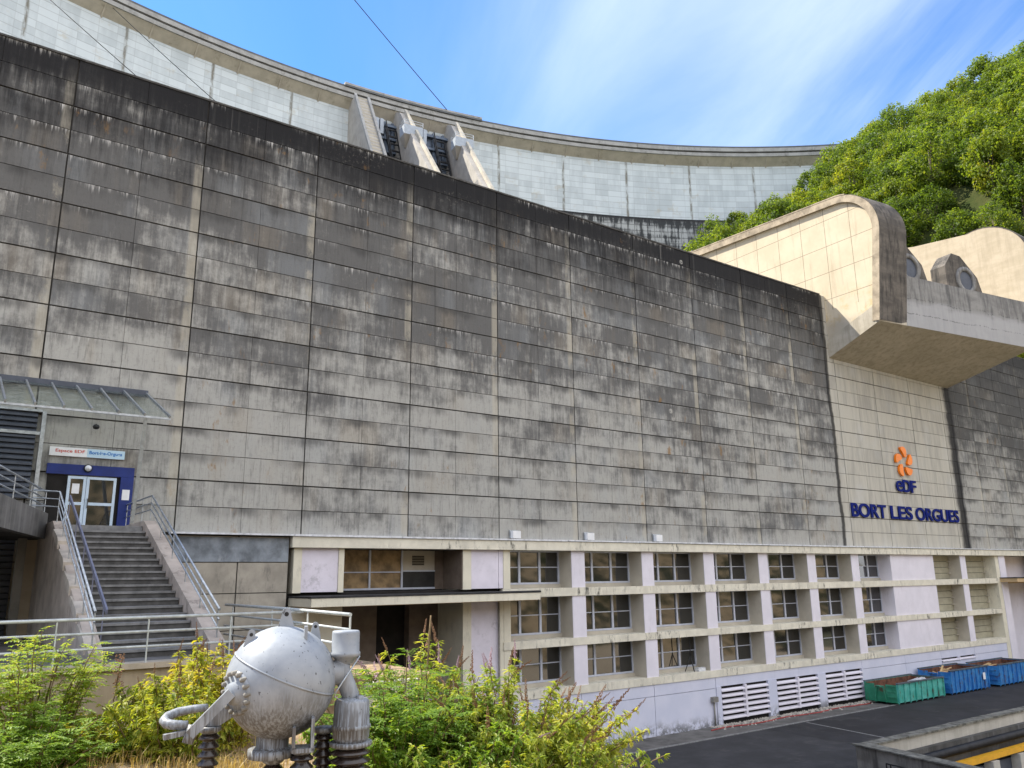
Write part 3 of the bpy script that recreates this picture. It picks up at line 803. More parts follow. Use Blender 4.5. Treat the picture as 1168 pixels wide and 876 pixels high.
sg = thing('wall_emblem', 'orange five petal emblem over blue initials on the pale concrete bay', 'emblem', (72.3, -.1, 17.5))
cen = (72.28, 20.3)
for k, ang in enumerate((88, 163, 14, 231, 310)):
    a = R_(ang); rr = .98; cx, cz = cen[0]+rr*math.cos(a), cen[1]+rr*math.sin(a)
    L, W = .56, .33; rot = a + R_(42)
    poly = []
    for i in range(18):
        q = 2*math.pi*i/18
        ux, uz = L*math.cos(q), W*math.sin(q)
        uz += .22*(ux/L)**2 - .1
        poly.append((cx+ux*math.cos(rot)-uz*math.sin(rot), -.24, cz+ux*math.sin(rot)+uz*math.cos(rot)))
    p = MB(); p.prism(poly, (0, .2, 0)); p.build('emblem_petal', M['signorange'], sg)
xx = 70.55
for ch, w, hh in (('e', 1.08, 1.0), ('D', 1.2, 1.12), ('F', .98, 1.12)):
    text_mesh(ch, 1.5, 'letter', M['signblue'], (xx, -.14, 17.56), w, sg, .04, (.012 if ch == 'e' else .035), hh); xx += w + .05
nm = thing('wall_lettering', 'large blue capital letters naming the place, on the pale bay below the orange emblem', 'lettering', (72.2, -.1, 15.1))
for word, xa, xb in (('BORT', 63.15, 68.45), ('LES', 69.15, 72.75), ('ORGUES', 73.35, 81.15)):
    text_mesh(word, 1.5, 'word', M['signblue'], (xa, -.10, 15.1), xb-xa, nm, .04, .035, 1.18)
es = thing('entrance_sign', 'long white sign with red and blue words above the entrance door', 'sign', (5.7, -.05, 15.76))
b = MB(); b.box(4.23, 7.15, -.09, -.01, 15.76, 16.13); b.build('sign_board', M['white'], es)
b = MB(); b.box(5.66, 7.15, -.094, -.0905, 15.765, 16.125); b.build('sign_field', simple('sign_pale_blue', (.50, .68, .82), .5, var=.03), es)
text_mesh('Espace EDF', .2, 'sign_text', M['red'], (4.45, -.096, 15.88), 1.12, es, .002, .003, .17)
text_mesh('Bort-les-Orgues', .2, 'sign_text', M['blue'], (5.74, -.098, 15.86), 1.3, es, .002, .006, .19)
lamp = thing('wall_lamp', 'round dark bulkhead lamp on the blue lintel above the door', 'lamp', (5.74, -.14, 15.3))
b = MB(); b.lathe([(.17, 0), (.17, .07), (.13, .11)], (5.74, -.142, 15.28), (0, -1, 0), 20); b.build('lamp_housing', M['black'], lamp)
b = MB(); b.lathe([(.13, .112), (.10, .15), (.0, .17)], (5.74, -.142, 15.28), (0, -1, 0), 20); b.build('lamp_glass', M['flash'], lamp)
for i, (fx, lb) in enumerate(((28.37, 'white box floodlight on the ledge nearest the concrete canopy'), (34.05, 'middle white box floodlight on the ledge'), (40.05, 'white box floodlight on the ledge farthest from the canopy'))):
    t_ = thing('floodlight', lb, 'floodlight', (fx, -.2, 12.69), 'box floodlights on the ledge')
    b = MB(); b.box(fx-.28, fx+.28, -.34, -.12, 12.72, 13.14); b.build('lamp_box', M['white'], t_)
    b = MB(); b.box(fx-.05, fx+.05, -.28, -.05, 12.69, 12.72); b.box(fx-.36, fx+.36, -.12, -.06, 12.74, 13.2); b.build('bracket', M['galv'], t_)

# ------------------------------------------------------------------ entrance stairs
ST = thing('entrance_stairs', 'broad grey concrete stairs rising to the entrance door', 'stairs', (5.9, -9, 8.5))
NR = 19; rise = (12.6-8.5)/NR; tread = .505
b = MB(); rz = MB()
for k in range(NR-1):
    y1 = -4.9 - k*tread; zt_ = 12.6 - (k+1)*rise
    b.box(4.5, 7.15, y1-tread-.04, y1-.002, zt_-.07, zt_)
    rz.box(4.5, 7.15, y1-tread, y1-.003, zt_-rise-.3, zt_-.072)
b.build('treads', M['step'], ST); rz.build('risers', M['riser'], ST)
b = MB(); b.box(4.46, 7.15, -4.9, -.02, 12.2, 12.6); b.build('landing', M['step'], ST)
sl = rise/tread
def side(x0, x1, name, m_, up):
    b = MB()
    b.prism([(x0, -14.6, 8.5), (x0, -14.6, 8.5+up+.1), (x0, -4.9, 12.6+up), (x0, -.1, 12.6+up), (x0, -.1, 8.5)], (x1-x0, 0, 0))
    return b.build(name, m_, ST)
side(4.08, 4.44, 'side_wall', M['pinkconc'], .12); side(7.17, 7.6, 'side_wall', M['pinkconc'], .22)
b = MB()
for k in range(5):
    y = -6.4-k*1.75; z = 12.6-(abs(y)-4.9)*sl
    b.prism([(4.03, y-.75, z-.32), (4.03, y-.75, z-.05), (4.03, y-.5, z+.1), (4.03, y+.65, z+.42), (4.03, y+.85, z+.28)], (.3, 0, 0))
b.build('stair_pads', simple('weathered_block', (.47, .42, .36), .95, var=.2, scale=2, bump=.5), ST)
def railing(name, label, pts, posts, heights, r=.035, m_=None, extra=None):
    o = thing(name, label, 'railing', (pts[0][0], pts[0][1], pts[0][2]))
    m_ = m_ or M['galv']
    for h in heights:
        b = MB(); b.tube([(p[0], p[1], p[2]+h) for p in pts], r if h == heights[0] else r*.75, 8); b.build('rail', m_, o)
    for p in posts:
        b = MB(); b.beam((p[0], p[1], p[2]), (p[0], p[1], p[2]+heights[0]-r), .05, .03); b.build('post', m_, o)
    return o
zs_ = lambda y: 12.6-(abs(y)-4.9)*sl
railing('stair_railing', 'steel railing on the left side wall of the entrance stairs', [(3.35, -4.95, 12.75), (4.2, -4.95, 12.72), (4.2, -14.3, zs_(14.3)+.12)],
        [(4.2, -5-k*1.85, zs_(5+k*1.85)+.12) for k in range(6)], (1.05, .78, .5))
railing('stair_railing', 'steel railing on the right side wall of the entrance stairs', [(7.42, -.1, 12.82), (7.42, -4.8, 12.82), (7.42, -14.4, zs_(14.4)+.2)],
        [(7.42, -.3, 12.82), (7.42, -1.8, 12.82), (7.42, -3.3, 12.82)] + [(7.42, -4.8-k*1.9, zs_(4.8+k*1.9)+.2) for k in range(6)], (.98, .70, .44))
b = MB(); b.beam((4.55, -4.9, 13.62), (4.55, -13.9, zs_(13.9)+.98), .05, .13)
hr = thing('handrail', 'flat violet grey handrail inside the left stair railing', 'handrail', (4.55, -4.9, 12.6))
b.build('rail', M['bluerail'], hr)
b = MB()
for k in range(5): y = -5-k*2.1; b.beam((4.55, y, zs_(-y)), (4.55, y, zs_(-y)+.96), .03, .03)
b.build('posts', M['bluerail'], hr)

# side landing on the left
RP = thing('side_landing', 'dark stained concrete landing with parapet left of the entrance stairs', 'landing', (0, -5, 8.5))
b = MB(); b.prism([(4.05, -2.9, 12.2), (1.9, -10.9, 12.2), (-8, -10.9, 12.2), (-8, -.25, 12.2), (4.05, -.25, 12.2)], (0, 0, .4)); b.build('landing_slab', M['darkcore'], RP)
b = MB(); b.prism([(4.1, -3.2, 12.15), (1.9, -10.95, 12.15), (1.62, -10.87, 12.15), (3.82, -3.1, 12.15)], (0, 0, .95))
b.box(-8, 1.7, -11.2, -10.9, 12.15, 13.1); b.build('parapet', M['rampdark'], RP)
for q in ((3.45, -2.2), (-3, -10.5)):
    b = MB(); b.beam((*q, 8.5), (*q, 12.2), .3, .3); b.build('support_post', M['core'], RP)
b = MB(); b.prism([(3.4, -1.2, 8.5), (4.07, -1.2, 8.5), (4.07, -1.2, 12.19), (3.6, -1.2, 12.19)], (0, .25, 0)); b.build('support_wall', M['retain'], RP)
railing('landing_railing', 'steel railing along the dark parapet of the side landing', [(3.95, -3.2, 13.1), (1.76, -10.9, 13.1), (-6, -11.05, 13.1)],
        [(3.95, -3.25, 13.1), (3.2, -5.85, 13.1), (2.45, -8.5, 13.1), (1.76, -10.9, 13.1)], (.82, .56, .3), .04)

# glass awning
AW = thing('glass_awning', 'sloping glass awning on grey steel rafters over the entrance', 'awning', (2, -2, 12.6))
b = MB(); b.box(-9, 7.85, -.22, -.02, 18.66, 18.95); b.build('wall_beam', M['slate'], AW)
b = MB(); b.add([(-9, -.2, 18.74), (7.8, -.2, 18.74), (7.8, -4.9, 16.92), (-9, -4.9, 16.92), (-9, -.2, 18.755), (7.8, -.2, 18.755), (7.8, -4.9, 16.935), (-9, -4.9, 16.935)], [(0, 1, 2, 3), (4, 7, 6, 5), (0, 4, 5, 1), (1, 5, 6, 2), (2, 6, 7, 3), (3, 7, 4, 0)]); b.build('glass_roof', M['awnglass'], AW)
for k in range(18):
    x = 7.78 - k*.945
    b = MB(); b.beam((x, -.2, 18.80), (x, -5.0, 16.95), .07, .10); b.build('rafter', M['galv'], AW)
b = MB(); b.beam((-9, -4.92, 16.87), (7.82, -4.92, 16.87), .07, .08); b.build('front_bar', M['galv'], AW)
b = MB(); b.beam((6.9, -4.88, 16.85), (7.22, -2.55, 12.9), .13, .1); b.build('support_post', M['railpaint'], AW)
cam_ = thing('security_camera', 'small dark camera hanging under the glass awning', 'camera', (5.85, -1.0, 17.3))
b = MB(); b.lathe([(0, 0), (.11, .03), (.14, .12), (.1, .2), (0, .22)], (5.85, -.4, 16.95), (0, 0, 1), 14); b.build('camera_dome', M['black'], cam_)
b = MB(); b.beam((5.85, -.4, 17.17), (5.85, -.02, 17.2), .04, .04); b.build('bracket', M['black'], cam_)

# terrace edge: retaining wall, coping, railings
RW = thing('retaining_wall', 'tan concrete retaining wall below the terrace railing', 'wall', (0, -16, 7.1))
b = MB(); b.box(-20, 9.3, -16.3, -16.02, 5, 8.42); b.build('wall_face', M['retain'], RW)
b = MB(); b.box(-20, 9.36, -16.42, -15.8, 8.425, 8.56); b.build('coping', simple('terrace_coping', (.42, .36, .28), .95, var=.15, scale=2, bump=.3, dirt=(.2, .16, .11)), RW)
railing('terrace_railing', 'grey tube railing along the terrace edge above the tan retaining wall', [(-12, -16.25, 8.56), (9.2, -16.25, 8.56)], [(-9.3+2.06*k, -16.25, 8.56) for k in range(9)], (1.08, .74, .38), .042, M['railpaint'])
railing('terrace_railing', 'grey tube railing running out from the building behind the silver sphere', [(9.25, -9.0, 8.5), (9.1, -15, 8.5), (8.6, -20.6, 8.5)], [(9.2, -10, 8.5), (9.12, -14, 8.5), (8.9, -17.3, 8.5), (8.6, -20.6, 8.5)], (1.2, .86, .5, .22), .045, M['railpaint'])
b = MB(); b.box(8.9, 10.2, -21.1, -20.81, 7.0, 8.2)
bl = b.build('kerb_block', M['parapetpale']); tag(bl, 'pale concrete block at the terrace corner beside the tank', 'block')

# ------------------------------------------------------------------ spillway flume (ski jump)
FL = thing('spillway_flume', 'cream concrete spillway flume jutting out over the power station wall', 'spillway', (72, 0, 28.5))
def arc(cx, cz, r, a0, a1, n):
    return [(cx + r*math.cos(R_(a0+(a1-a0)*i/n)), cz + r*math.sin(R_(a0+(a1-a0)*i/n))) for i in range(n+1)]
# outline of the near side wall in (Y, Z): bottom follows the rising soffit, nose is rounded
def nose(y_end, ztop, rad, zb_end, yback, zb_back, ztop_back):
    top = arc(y_end+rad, ztop-rad, rad, 90, 180, 10)
    return [(yback, zb_back), (y_end, zb_end)] + top[::-1] + [(yback, ztop_back)]
o1 = nose(-5.0, 43.4, 3.6, 30.75, 0.0, 28.6, 43.3)
outline = [(0.3, 28.55), (-4.98, 30.78), (-5.62, 31.2)] 
outline = [(.28, 28.6), (-4.95, 30.8)] + [(y, z) for (y, z) in arc(-2.0, 39.0, 3.9, 185, 92, 12)] + [(14.2, 43.35), (40, 49.5), (40, 33), (.28, 33)]
skew = .0
b = MB(); b.prism([(62.55, y, z) for (y, z) in outline], (3.0, 0, 0))
sw = b.build('side_wall', M['flume'], FL)
# end cap facing the yard: follows the nose, darker boards
cap = [(-4.95, 30.8)] + arc(-2.0, 39.0, 3.9, 185, 92, 12)
b = MB()
N = len(cap)
th = .06
vs = []
for (y, z) in cap:
    vs += [(62.32, y-th, z+th*.6), (65.65, y-th-.45, z+th*.6)]
fs = [(2*i, 2*i+1, 2*i+3, 2*i+2) for i in range(N-1)]
for (y, z) in cap: vs += [(62.32, y+.3, z-.1), (65.65, y+.2, z-.1)]
k = 2*N
fs += [(k+2*i, k+2*i+2, k+2*i+3, k+2*i+1) for i in range(N-1)] + [(2*i, 2*i+2, k+2*i+2, k+2*i) for i in range(N-1)] + [(2*i+1, k+2*i+1, k+2*i+3, 2*i+3) for i in range(N-1)]
b.add(vs, fs)
b.build('end_cap', M['endcap'], FL)
# raised rim along top and nose of the outer face
rim = [(y, z) for (y, z) in cap] + [(14.2, 43.35), (40, 49.5)]
rb = MB(); W = .62
def offs(pl, w):
    r = []
    for i, (y, z) in enumerate(pl):
        a = Vector(pl[max(i-1, 0)]); c = Vector(pl[min(i+1, len(pl)-1)]); d = (c-a).normalized(); nrm = Vector((-d.y, d.x))
        r.append((y - nrm.x*w*(-1), z - nrm.y*w*(-1)))
    return r
inn = offs(rim, -W)
vs = []; fs = []
for (p, q) in zip(rim, inn): vs += [(62.3, *p), (62.3, *q), (62.56, *q), (62.56, *p)]
for i in range(len(rim)-1):
    a = 4*i; fs += [(a, a+4, a+5, a+1), (a+1, a+5, a+6, a+2), (a+3, a+2, a+6, a+7), (a, a+3, a+7, a+4)]
rb.add(vs, fs); rb.build('wall_rim', M['flumerim'], FL)
b = MB()
tp = [(14.2, 43.35), (40, 49.5)]; tq = cap[-3:] + tp
vs = []; fs = []
for (y, z) in tq: vs += [(62.28, y, z+.012), (65.6, y, z+.012), (65.6, y, z+.12), (62.28, y, z+.12)]
for i in range(len(tq)-1):
    a = 4*i; fs += [(a, a+1, a+5, a+4), (a+3, a+7, a+6, a+2), (a, a+4, a+7, a+3), (a+1, a+2, a+6, a+5)]
b.add(vs, fs); b.build('wall_coping', M['flumerim'], FL)
# floor slab with rising soffit, skewed outer edge
A = Vector((62.35, .3, 28.55)); B_ = Vector((62.35, -4.93, 30.75)); C_ = Vector((82.4, -8.3, 30.7)); D_ = Vector((82.6, .3, 28.45))
b = MB(); up = Vector((0, 0, 1.6))
G = 12
for (z_, fl) in ((0, 0), (1, 1)):
    vs = [(A.lerp(D_, i/G)).lerp(B_.lerp(C_, i/G), j/G) + up*z_ for j in range(G+1) for i in range(G+1)]
    b.add(vs, [((j*(G+1)+i, j*(G+1)+i+1, (j+1)*(G+1)+i+1, (j+1)*(G+1)+i) if fl else (j*(G+1)+i, (j+1)*(G+1)+i, (j+1)*(G+1)+i+1, j*(G+1)+i+1)) for j in range(G) for i in range(G)], True)
b.add([A, B_, C_, D_, A+up, B_+up, C_+up, D_+up], [(0, 1, 5, 4), (1, 2, 6, 5), (2, 3, 7, 6), (3, 0, 4, 7)])
b.build('flume_floor', M['soffit'], FL)
dv = (C_-B_).normalized(); nv = Vector((dv.y, -dv.x, 0)).normalized()
if nv.y > 0: nv = -nv
P0 = B_ + dv*3.3 + nv*.02; P1 = C_ + nv*.02
b = MB(); b.prism([P0, P1, P1+Vector((0, 0, 4.55)), P0+Vector((0, 0, 4.55))], -nv*1.2); b.build('front_lip', M['lip'], FL)
# baffle blocks with ringed round openings standing behind the lip
for cxp in (3.3+3.3, 3.3+11.0):
    base = B_ + dv*cxp - nv*1.6
    zb = 34.9
    prof = [(-2.6, zb-.0), (-2.6, 38.1), (-1.4, 39.5), (-.2, 39.4), (1.9, 37.6), (2.8, zb)]
    o_ = MB(); pts = [Vector((base.x, base.y, 0)) + dv*u_ + Vector((0, 0, z)) for (u_, z) in prof]
    for p in pts: p.z = p.z
    o_.prism(pts, -nv*1.5)
    bo = o_.build('baffle_block', M['endcap'], FL)
    c0 = Vector((base.x, base.y, 37.0)) + dv*.1
    rg = MB(); rg.lathe([(1.35, -.02), (1.35, .16), (.95, .16), (.95, -.02)], c0, nv, 28); rg.build('ring', M['lip'], bo)
    rg = MB(); rg.lathe([(.94, .03), (.55, .05), (0, .05)], c0, nv, 28); rg.build('opening', M['slate'], bo)
# far side wall
out2 = [(.28, 33.2)] + [(-8.2, 33.9)] + arc(-5.0, 39.6, 4.3, 184, 75, 14) + [(1.5, 44.3), (14.2, 47.0), (40, 53), (40, 33.3)]
b = MB(); b.prism([(82.6, y, z) for (y, z) in out2], (3.0, 0, 0)); b.build('side_wall', M['farflume'], FL)
b = MB()
cap2 = [(-8.2, 33.9)] + arc(-5.0, 39.6, 4.3, 184, 75, 14)
vs = []
for (y, z) in cap2: vs += [(82.58, y-.05, z+.04), (85.65, y-.05, z+.04)]
for (y, z) in cap2: vs += [(82.58, y+.02, z-.02), (85.65, y+.02, z-.02)]
N = len(cap2); k = 2*N
fs = [(2*i, 2*i+1, 2*i+3, 2*i+2) for i in range(N-1)] + [(2*i, 2*i+2, k+2*i+2, k+2*i) for i in range(N-1)]
b.add(vs, fs); b.build('end_cap', M['endcap'], FL)
b = MB(); b.box(65.6, 82.6, .3, 40, 34.45, 35.4); b.build('chute_floor', M['core'], FL)

# ------------------------------------------------------------------ arch dam
DC = Vector((48.16, -76.26)); 
DM = thing('arch_dam', 'huge curved pale concrete arch dam closing the valley behind the power station', 'dam', (48, 103, 0))
def dp(a, r, z): return (DC.x + r*math.sin(a), DC.y + r*math.cos(a), z)
A0, A1, ND = R_(-64), R_(54), 150
def sweep(prof, name, m_, a0=A0, a1=A1, nd=ND, uvs=False, close=True):
    b = MB(); uv = []; n = len(prof); vs = []; fs = []
    for i in range(nd+1):
        a = a0+(a1-a0)*i/nd
        for (r, z) in prof: vs.append(dp(a, r, z)); uv.append((a*180+300, z))
    for i in range(nd):
        for k in range(n if close else n-1):
            k2 = (k+1) % n
            fs.append((i*n+k, (i+1)*n+k, (i+1)*n+k2, i*n+k2))
    if close: fs += [tuple(range(n)), tuple(range(nd*n, nd*n+n))[::-1]]
    b.add(vs, fs)
    if uvs: b.uv = uv
    return b.build(name, m_, DM)
sweep([(180.4, 91.5), (180.2, 106.0)], 'dam_face', M['dam'], uvs=True, close=False)
sweep([(178.5, 40), (179.6, 91.5), (180.5, 91.52)], 'dam_foot', M['damband'], uvs=True, close=False)
sweep([(180.3, 105.6), (178.4, 107.3), (188, 107.3), (188, 105.6)], 'crest_corbel', M['crest'])
sweep([(178.15, 107.32), (178.1, 108.1), (188, 108.1), (188, 107.32)], 'crest_slab', M['crestlight'])
sweep([(178.9, 108.11), (178.9, 108.62), (187, 108.62), (187, 108.11)], 'crest_recess', M['crestdark'])
sweep([(178.2, 108.63), (178.2, 109.5), (179.4, 109.5), (179.4, 108.63)], 'crest_parapet', M['crestlight'])
sweep([(178.25, 109.7), (178.25, 109.95), (178.45, 109.95), (178.45, 109.7)], 'crest_rail', M['crestdark'])
sweep([(178.25, 109.51), (178.25, 109.69), (178.28, 109.69), (178.28, 109.51)], 'crest_mesh', M['crestdark'])
sweep([(177.9, 109.6), (177.9, 110.0), (186, 110.0), (186, 109.6)], 'gate_deck', M['crestdark'], R_(4.0), R_(14.0), 14)
sweep([(177.9, 110.01), (177.9, 110.45), (186, 110.45), (186, 110.01)], 'gate_deck_edge', M['crestlight'], R_(4.0), R_(14.0), 14)
# corbel ribs under the crest
nr = 0
for k in range(40):
    b = MB(); a = R_(-60) + k*R_(2.6)
    b.prism([dp(a, 180.35, 105.2), dp(a, 178.3, 107.28), dp(a, 180.35, 107.28)], Vector(dp(a+.0016, 180, 0))-Vector(dp(a, 180, 0)))
    b.build('corbel_rib', M['crest'], DM)
def pier(a_l, w, prof):
    """prof in (distance out from the face, z)"""
    b = MB()
    p = [dp(a_l, 180.3 - s_, z) for (s_, z) in prof]
    tv = Vector((math.cos(a_l), -math.sin(a_l), 0))*w
    b.prism(p, tv)
    return b, tv
specs = [(R_(4.55), 3.4, 14.2), (R_(7.65), 1.6, 14.2), (R_(11.4), 1.6, 14.2)]
for i, (a, w, dep) in enumerate(specs):
    pr_ = [(-1, 106.9), (3.2, 106.9), (13.2, 89.0), (21.5, 74.2), (21.5, 40), (-1, 40)]
    if i: pr_ = [(-1, 106.9), (2.2, 106.9), (4.4, 105.6), (17.5, 89.0), (29.2, 74.2), (29.2, 40), (-1, 40)]
    b, tv = pier(a, w, pr_)
    po = b.build('spillway_pier', M['pier'], DM)
    # sloping kerbs with a stair between on the front
    for off in ((.0, w-.55) if i == 0 else (w-.55,)):
        kb = MB(); e = tv.normalized()
        p0 = Vector(dp(a, 180.3-(4.4 if i else 3.2), 105.6 if i else 106.9)) + e*off; p1 = Vector(dp(a, 180.3-(29.2 if i else 21.5), 74.2)) + e*off
        kb.prism([p0, p1, p1+Vector((0, 0, 1.1)), p0+Vector((0, 0, 1.1))], e*.55)
        kb.build('pier_kerb', M['crest'] if i else M['crestlight'], po)
    sb = MB(); e = tv.normalized()
    for k in range(34 if i == 0 else 0):
        q = Vector(dp(a, 180.3-3.2-k*.545, 106.9-k*.972)) + e*.6
        sb.add([q, q+e*(w-1.2), q+e*(w-1.2)+Vector((0, 0, .35)), q+Vector((0, 0, .35))], [(0, 1, 2, 3)])
    if i == 0: sb.build('pier_steps', M['crest'], po)
    if i > 0:
        # walkway cabin hung on the front of the pier
        c0 = Vector(dp(a, 180.3-8.2, 0)); e = tv.normalized(); o_ = Vector(dp(a, 170, 0))-Vector(dp(a, 180, 0)); o_.normalize(); o_ = Vector((o_.x, o_.y, 0)).normalized()
        cb = MB(); q = Vector((c0.x, c0.y, 0)) - e*1.3
        pts = [q, q+e*(w+2.4), q+e*(w+2.4)+o_*2.6, q+o_*2.6]
        cb.prism([Vector((p.x, p.y, 97.2)) for p in pts], (0, 0, 2.1)); co = cb.build('catwalk', M['catwalk'], po)
        hb = MB()
        q2 = [Vector((p.x, p.y, 95.4)) for p in (q+e*1.0, q+e*(w+1.4), q+e*(w+1.4)+o_*.4, q+e*1.0+o_*.4)]
        hb.add(q2 + [Vector((p.x, p.y, 97.19)) for p in pts], [(0, 1, 5, 4), (1, 2, 6, 5), (2, 3, 7, 6), (3, 0, 4, 7), (0, 3, 2, 1)]); hb.build('catwalk_bracket', M['pier'], co)
        rb_ = MB()
        pt = [Vector((p.x, p.y, 99.3)) for p in pts]
        for k in range(4):
            p, qq = pt[k], pt[(k+1) % 4]
            for hgt in (.5, 1.0): rb_.beam(p+Vector((0, 0, hgt)), qq+Vector((0, 0, hgt)), .07, .07)
            rb_.beam(p, p+Vector((0, 0, 1)), .08, .08)
        rb_.build('catwalk_rail', M['galv'], co)
for i in range(2):
    a = specs[i][0]; a2 = specs[i+1][0]
    e = Vector((math.cos(a), -math.sin(a), 0))
    l = Vector(dp(a, 178.6, 0)) + e*3.4; r2 = Vector(dp(a2, 178.6, 0))
    g = MB()
    g.add([Vector((l.x, l.y, 70)), Vector((r2.x, r2.y, 70)), Vector((r2.x, r2.y, 104)), Vector((l.x, l.y, 104))], [(0, 1, 2, 3)])
    go = g.build('spillway_gate', M['gate'], DM)
    fb = MB(); o_ = Vector((-math.sin(a), -math.cos(a), 0))
    for z in (103, 100, 97, 94, 91, 88, 85, 82):
        fb.beam(Vector((l.x, l.y, z))+o_*.5, Vector((r2.x, r2.y, z))+o_*.5, 1.0, .5)
    for f_ in (.1, .35, .62, .88):
        q = l.lerp(r2, f_)+o_*.3; fb.beam(Vector((q.x, q.y, 72)), Vector((q.x, q.y, 104)), .5, .5)
    fb.build('gate_ribs', M['gate'], go)
    lt = MB()
    q0 = l.lerp(r2, .60)
    for k in range(10):
        z = 102-k*2.0; oo = o_*(1.2+k*.75)
        q = Vector((q0.x, q0.y, z))+oo
        lt.beam(q, q+e*2.4, .3, .3); lt.beam(q, q+o_*.75-Vector((0, 0, 2.)), .34, .34); lt.beam(q+e*2.4, q+e*2.4+o_*.75-Vector((0, 0, 2.)), .34, .34)
        lt.beam(q+Vector((0, 0, 2)), q, .12, .12); lt.beam(q+Vector((0, 0, 2)), q+o_*.75, .12, .12)
    lt.build('gate_ladder', M['black'], go)
    cbx = MB()
    q0 = l.lerp(r2, .0)+o_*.9
    for k in range(3): 
        q = q0+e*(.3+k*1.05); cbx.box(q.x, q.x+.8, q.y-.6, q.y, 100.6, 104)
    cbx.build('gate_cabin', M['catwalk'], go)

# overhead cables
def cable(name, label, a, b_, sag=.0, r=.05):
    m_ = MB(); a = Vector(a); b_ = Vector(b_)
    m_.tube([a.lerp(b_, i/16) - Vector((0, 0, sag*4*(i/16)*(1-i/16))) for i in range(17)], r, 5)
    tag(m_.build(name, M['cable']), label, 'cable', 'cables strung from the dam')
cable('overhead_cable', 'thin black cable crossing the sky down to the gate deck', (39, 97.5, 144.4), (83, 98, 110.3), .3, .09)
cable('overhead_cable', 'thin dark cable slanting across the dam face above the left wall top', (15.5, 101, 109), (33.5, 78, 80), .3, .06)
cable('overhead_cable', 'upper of two dark cables at the top left corner of the dam', (-2, 96, 108), (24, 60, 66), .2, .06)

# ------------------------------------------------------------------ skips
def skip(x0, x1, y0, y1, z0, h, m_, m_end, label, rim_in, nrib):
    o = thing('skip', label, 'skip', ((x0+x1)/2, (y0+y1)/2, .76), 'steel skips parked along the building')
    z0 += .16; z1 = z0+h-.16; t = .07
    fl = .28
    b = MB()
    # body with slightly flared long sides
    b.add([(x0, y0+.06, z0), (x1, y0+.06, z0), (x1, y0, z1), (x0, y0, z1), (x0, y0+.06+t, z0+.1), (x1, y0+.06+t, z0+.1), (x1, y0+t, z1), (x0, y0+t, z1)],
          [(0, 1, 2, 3), (5, 4, 7, 6), (3, 2, 6, 7), (0, 3, 7, 4), (1, 5, 6, 2)])
    b.box(x0, x1, y1-t, y1, z0, z1)
    b.box(x1-t, x1, y0+t+.06, y1-t, z0, z1-.05)
    b.build('body', m_, o)
    b = MB(); b.box(x0, x0+t, y0+t+.06, y1-t, z0, z1-.32); b.box(x0-.03, x0+.0, y0+.08, y0+.95, z0, z1-.06); b.box(x0-.03, x0, y1-.85, y1-.02, z0, z1-.06)
    for k in range(3): b.box(x0-.09, x0-.031, y0+.15, y0+.9, z0+.35+k*.4, z0+.43+k*.4)
    b.build('end_panel', m_end, o)
    b = MB(); b.box(x0+.08, x1-.08, y0+.17, y1-.08, z0+.02, z0+.12); b.box(x0+t+.01, x1-t-.01, y1-t-.03, y1-t-.005, z0+.12, z1-.03); b.box(x1-t-.04, x1-t-.005, y0+.2, y1-.12, z0+.12, z1-.08); b.box(x0+t+.01, x1-t-.01, y0+t+.07, y0+t+.09, z0+.12, z1-.1); b.build('lining', M['rusty'], o)
    for k in range(nrib):
        xx = x0+.05+(x1-x0-.18)*k/(nrib-1)
        b = MB(); b.prism([(xx, y0+.06, z0-.12), (xx, y0-.05, z0+.02), (xx, y0-.08, z1-.02), (xx, y0-.005, z1), (xx, y0+.05, z0)], (.09, 0, 0)); b.build('rib', m_, o)
    b = MB(); b.box(x0-.02, x1+.02, y0-.09, y0+.09, z1, z1+.09); b.box(x0-.02, x1+.02, y1-.09, y1+.04, z1, z1+.09); b.box(x1-.09, x1+.03, y0+.09, y1-.09, z1-.05, z1+.04); b.build('top_rail', M['worn'], o)
    b = MB()
    for yy in ((y0+y1)/2-.5, (y0+y1)/2+.5): b.box(x0+.1, x1-.1, yy-.09, yy+.09, z0-.15, z0-.001)
    b.build('runner', M['black'], o)
    b = MB(); ym = (y0+y1)/2
    b.beam((x0-.1, ym-.45, z0), (x0-.1, ym-.3, z1-.25), .12, .12); b.beam((x0-.1, ym+.45, z0), (x0-.1, ym+.3, z1-.25), .12, .12); b.beam((x0-.1, ym-.36, z1-.22), (x0-.1, ym+.36, z1-.22), .12, .12)
    b.tube([(x0-.16, ym-.16, z1-.28), (x0-.26, ym, z1-.16), (x0-.16, ym+.16, z1-.28)], .04, 6)
    b.build('hook_frame', m_end, o)
    return o
skip(61.9, 68.8, -3.05, -.35, .755, 1.5, M['skipgreen'], M['skipgreen2'], 'faded green low steel skip nearest the louvre vents', None, 9)
skip(70.0, 76.5, -3.0, -.35, .755, 1.85, M['skipblue'], M['skipblue'], 'blue steel skip standing right behind the green one', None, 10)
skip(78.2, 85.0, -3.1, -.4, .755, 1.78, M['skipblue'], M['skipblue'], 'blue steel skip at the far end by the end pillar', None, 9)
def planks(x, y, z, n, label, seed, spread=.9):
    r = random.Random(seed); b = MB()
    for k in range(n):
        a = r.uniform(-.5, .5)+(math.pi/2 if k % 3 == 0 else 0); L = r.uniform(.5, 1.0)
        cx, cy, cz = x+r.uniform(-spread, spread), y+r.uniform(-.5, .5), z+k*.05
        b.beam((cx-L*math.cos(a), cy-L*math.sin(a), cz-r.uniform(0, .25)), (cx+L*math.cos(a), cy+L*math.sin(a), cz+r.uniform(0, .25)), .14, .05)
    tag(b.build('scrap_wood', M['wood']), label, 'scrap wood', None, 'stuff')
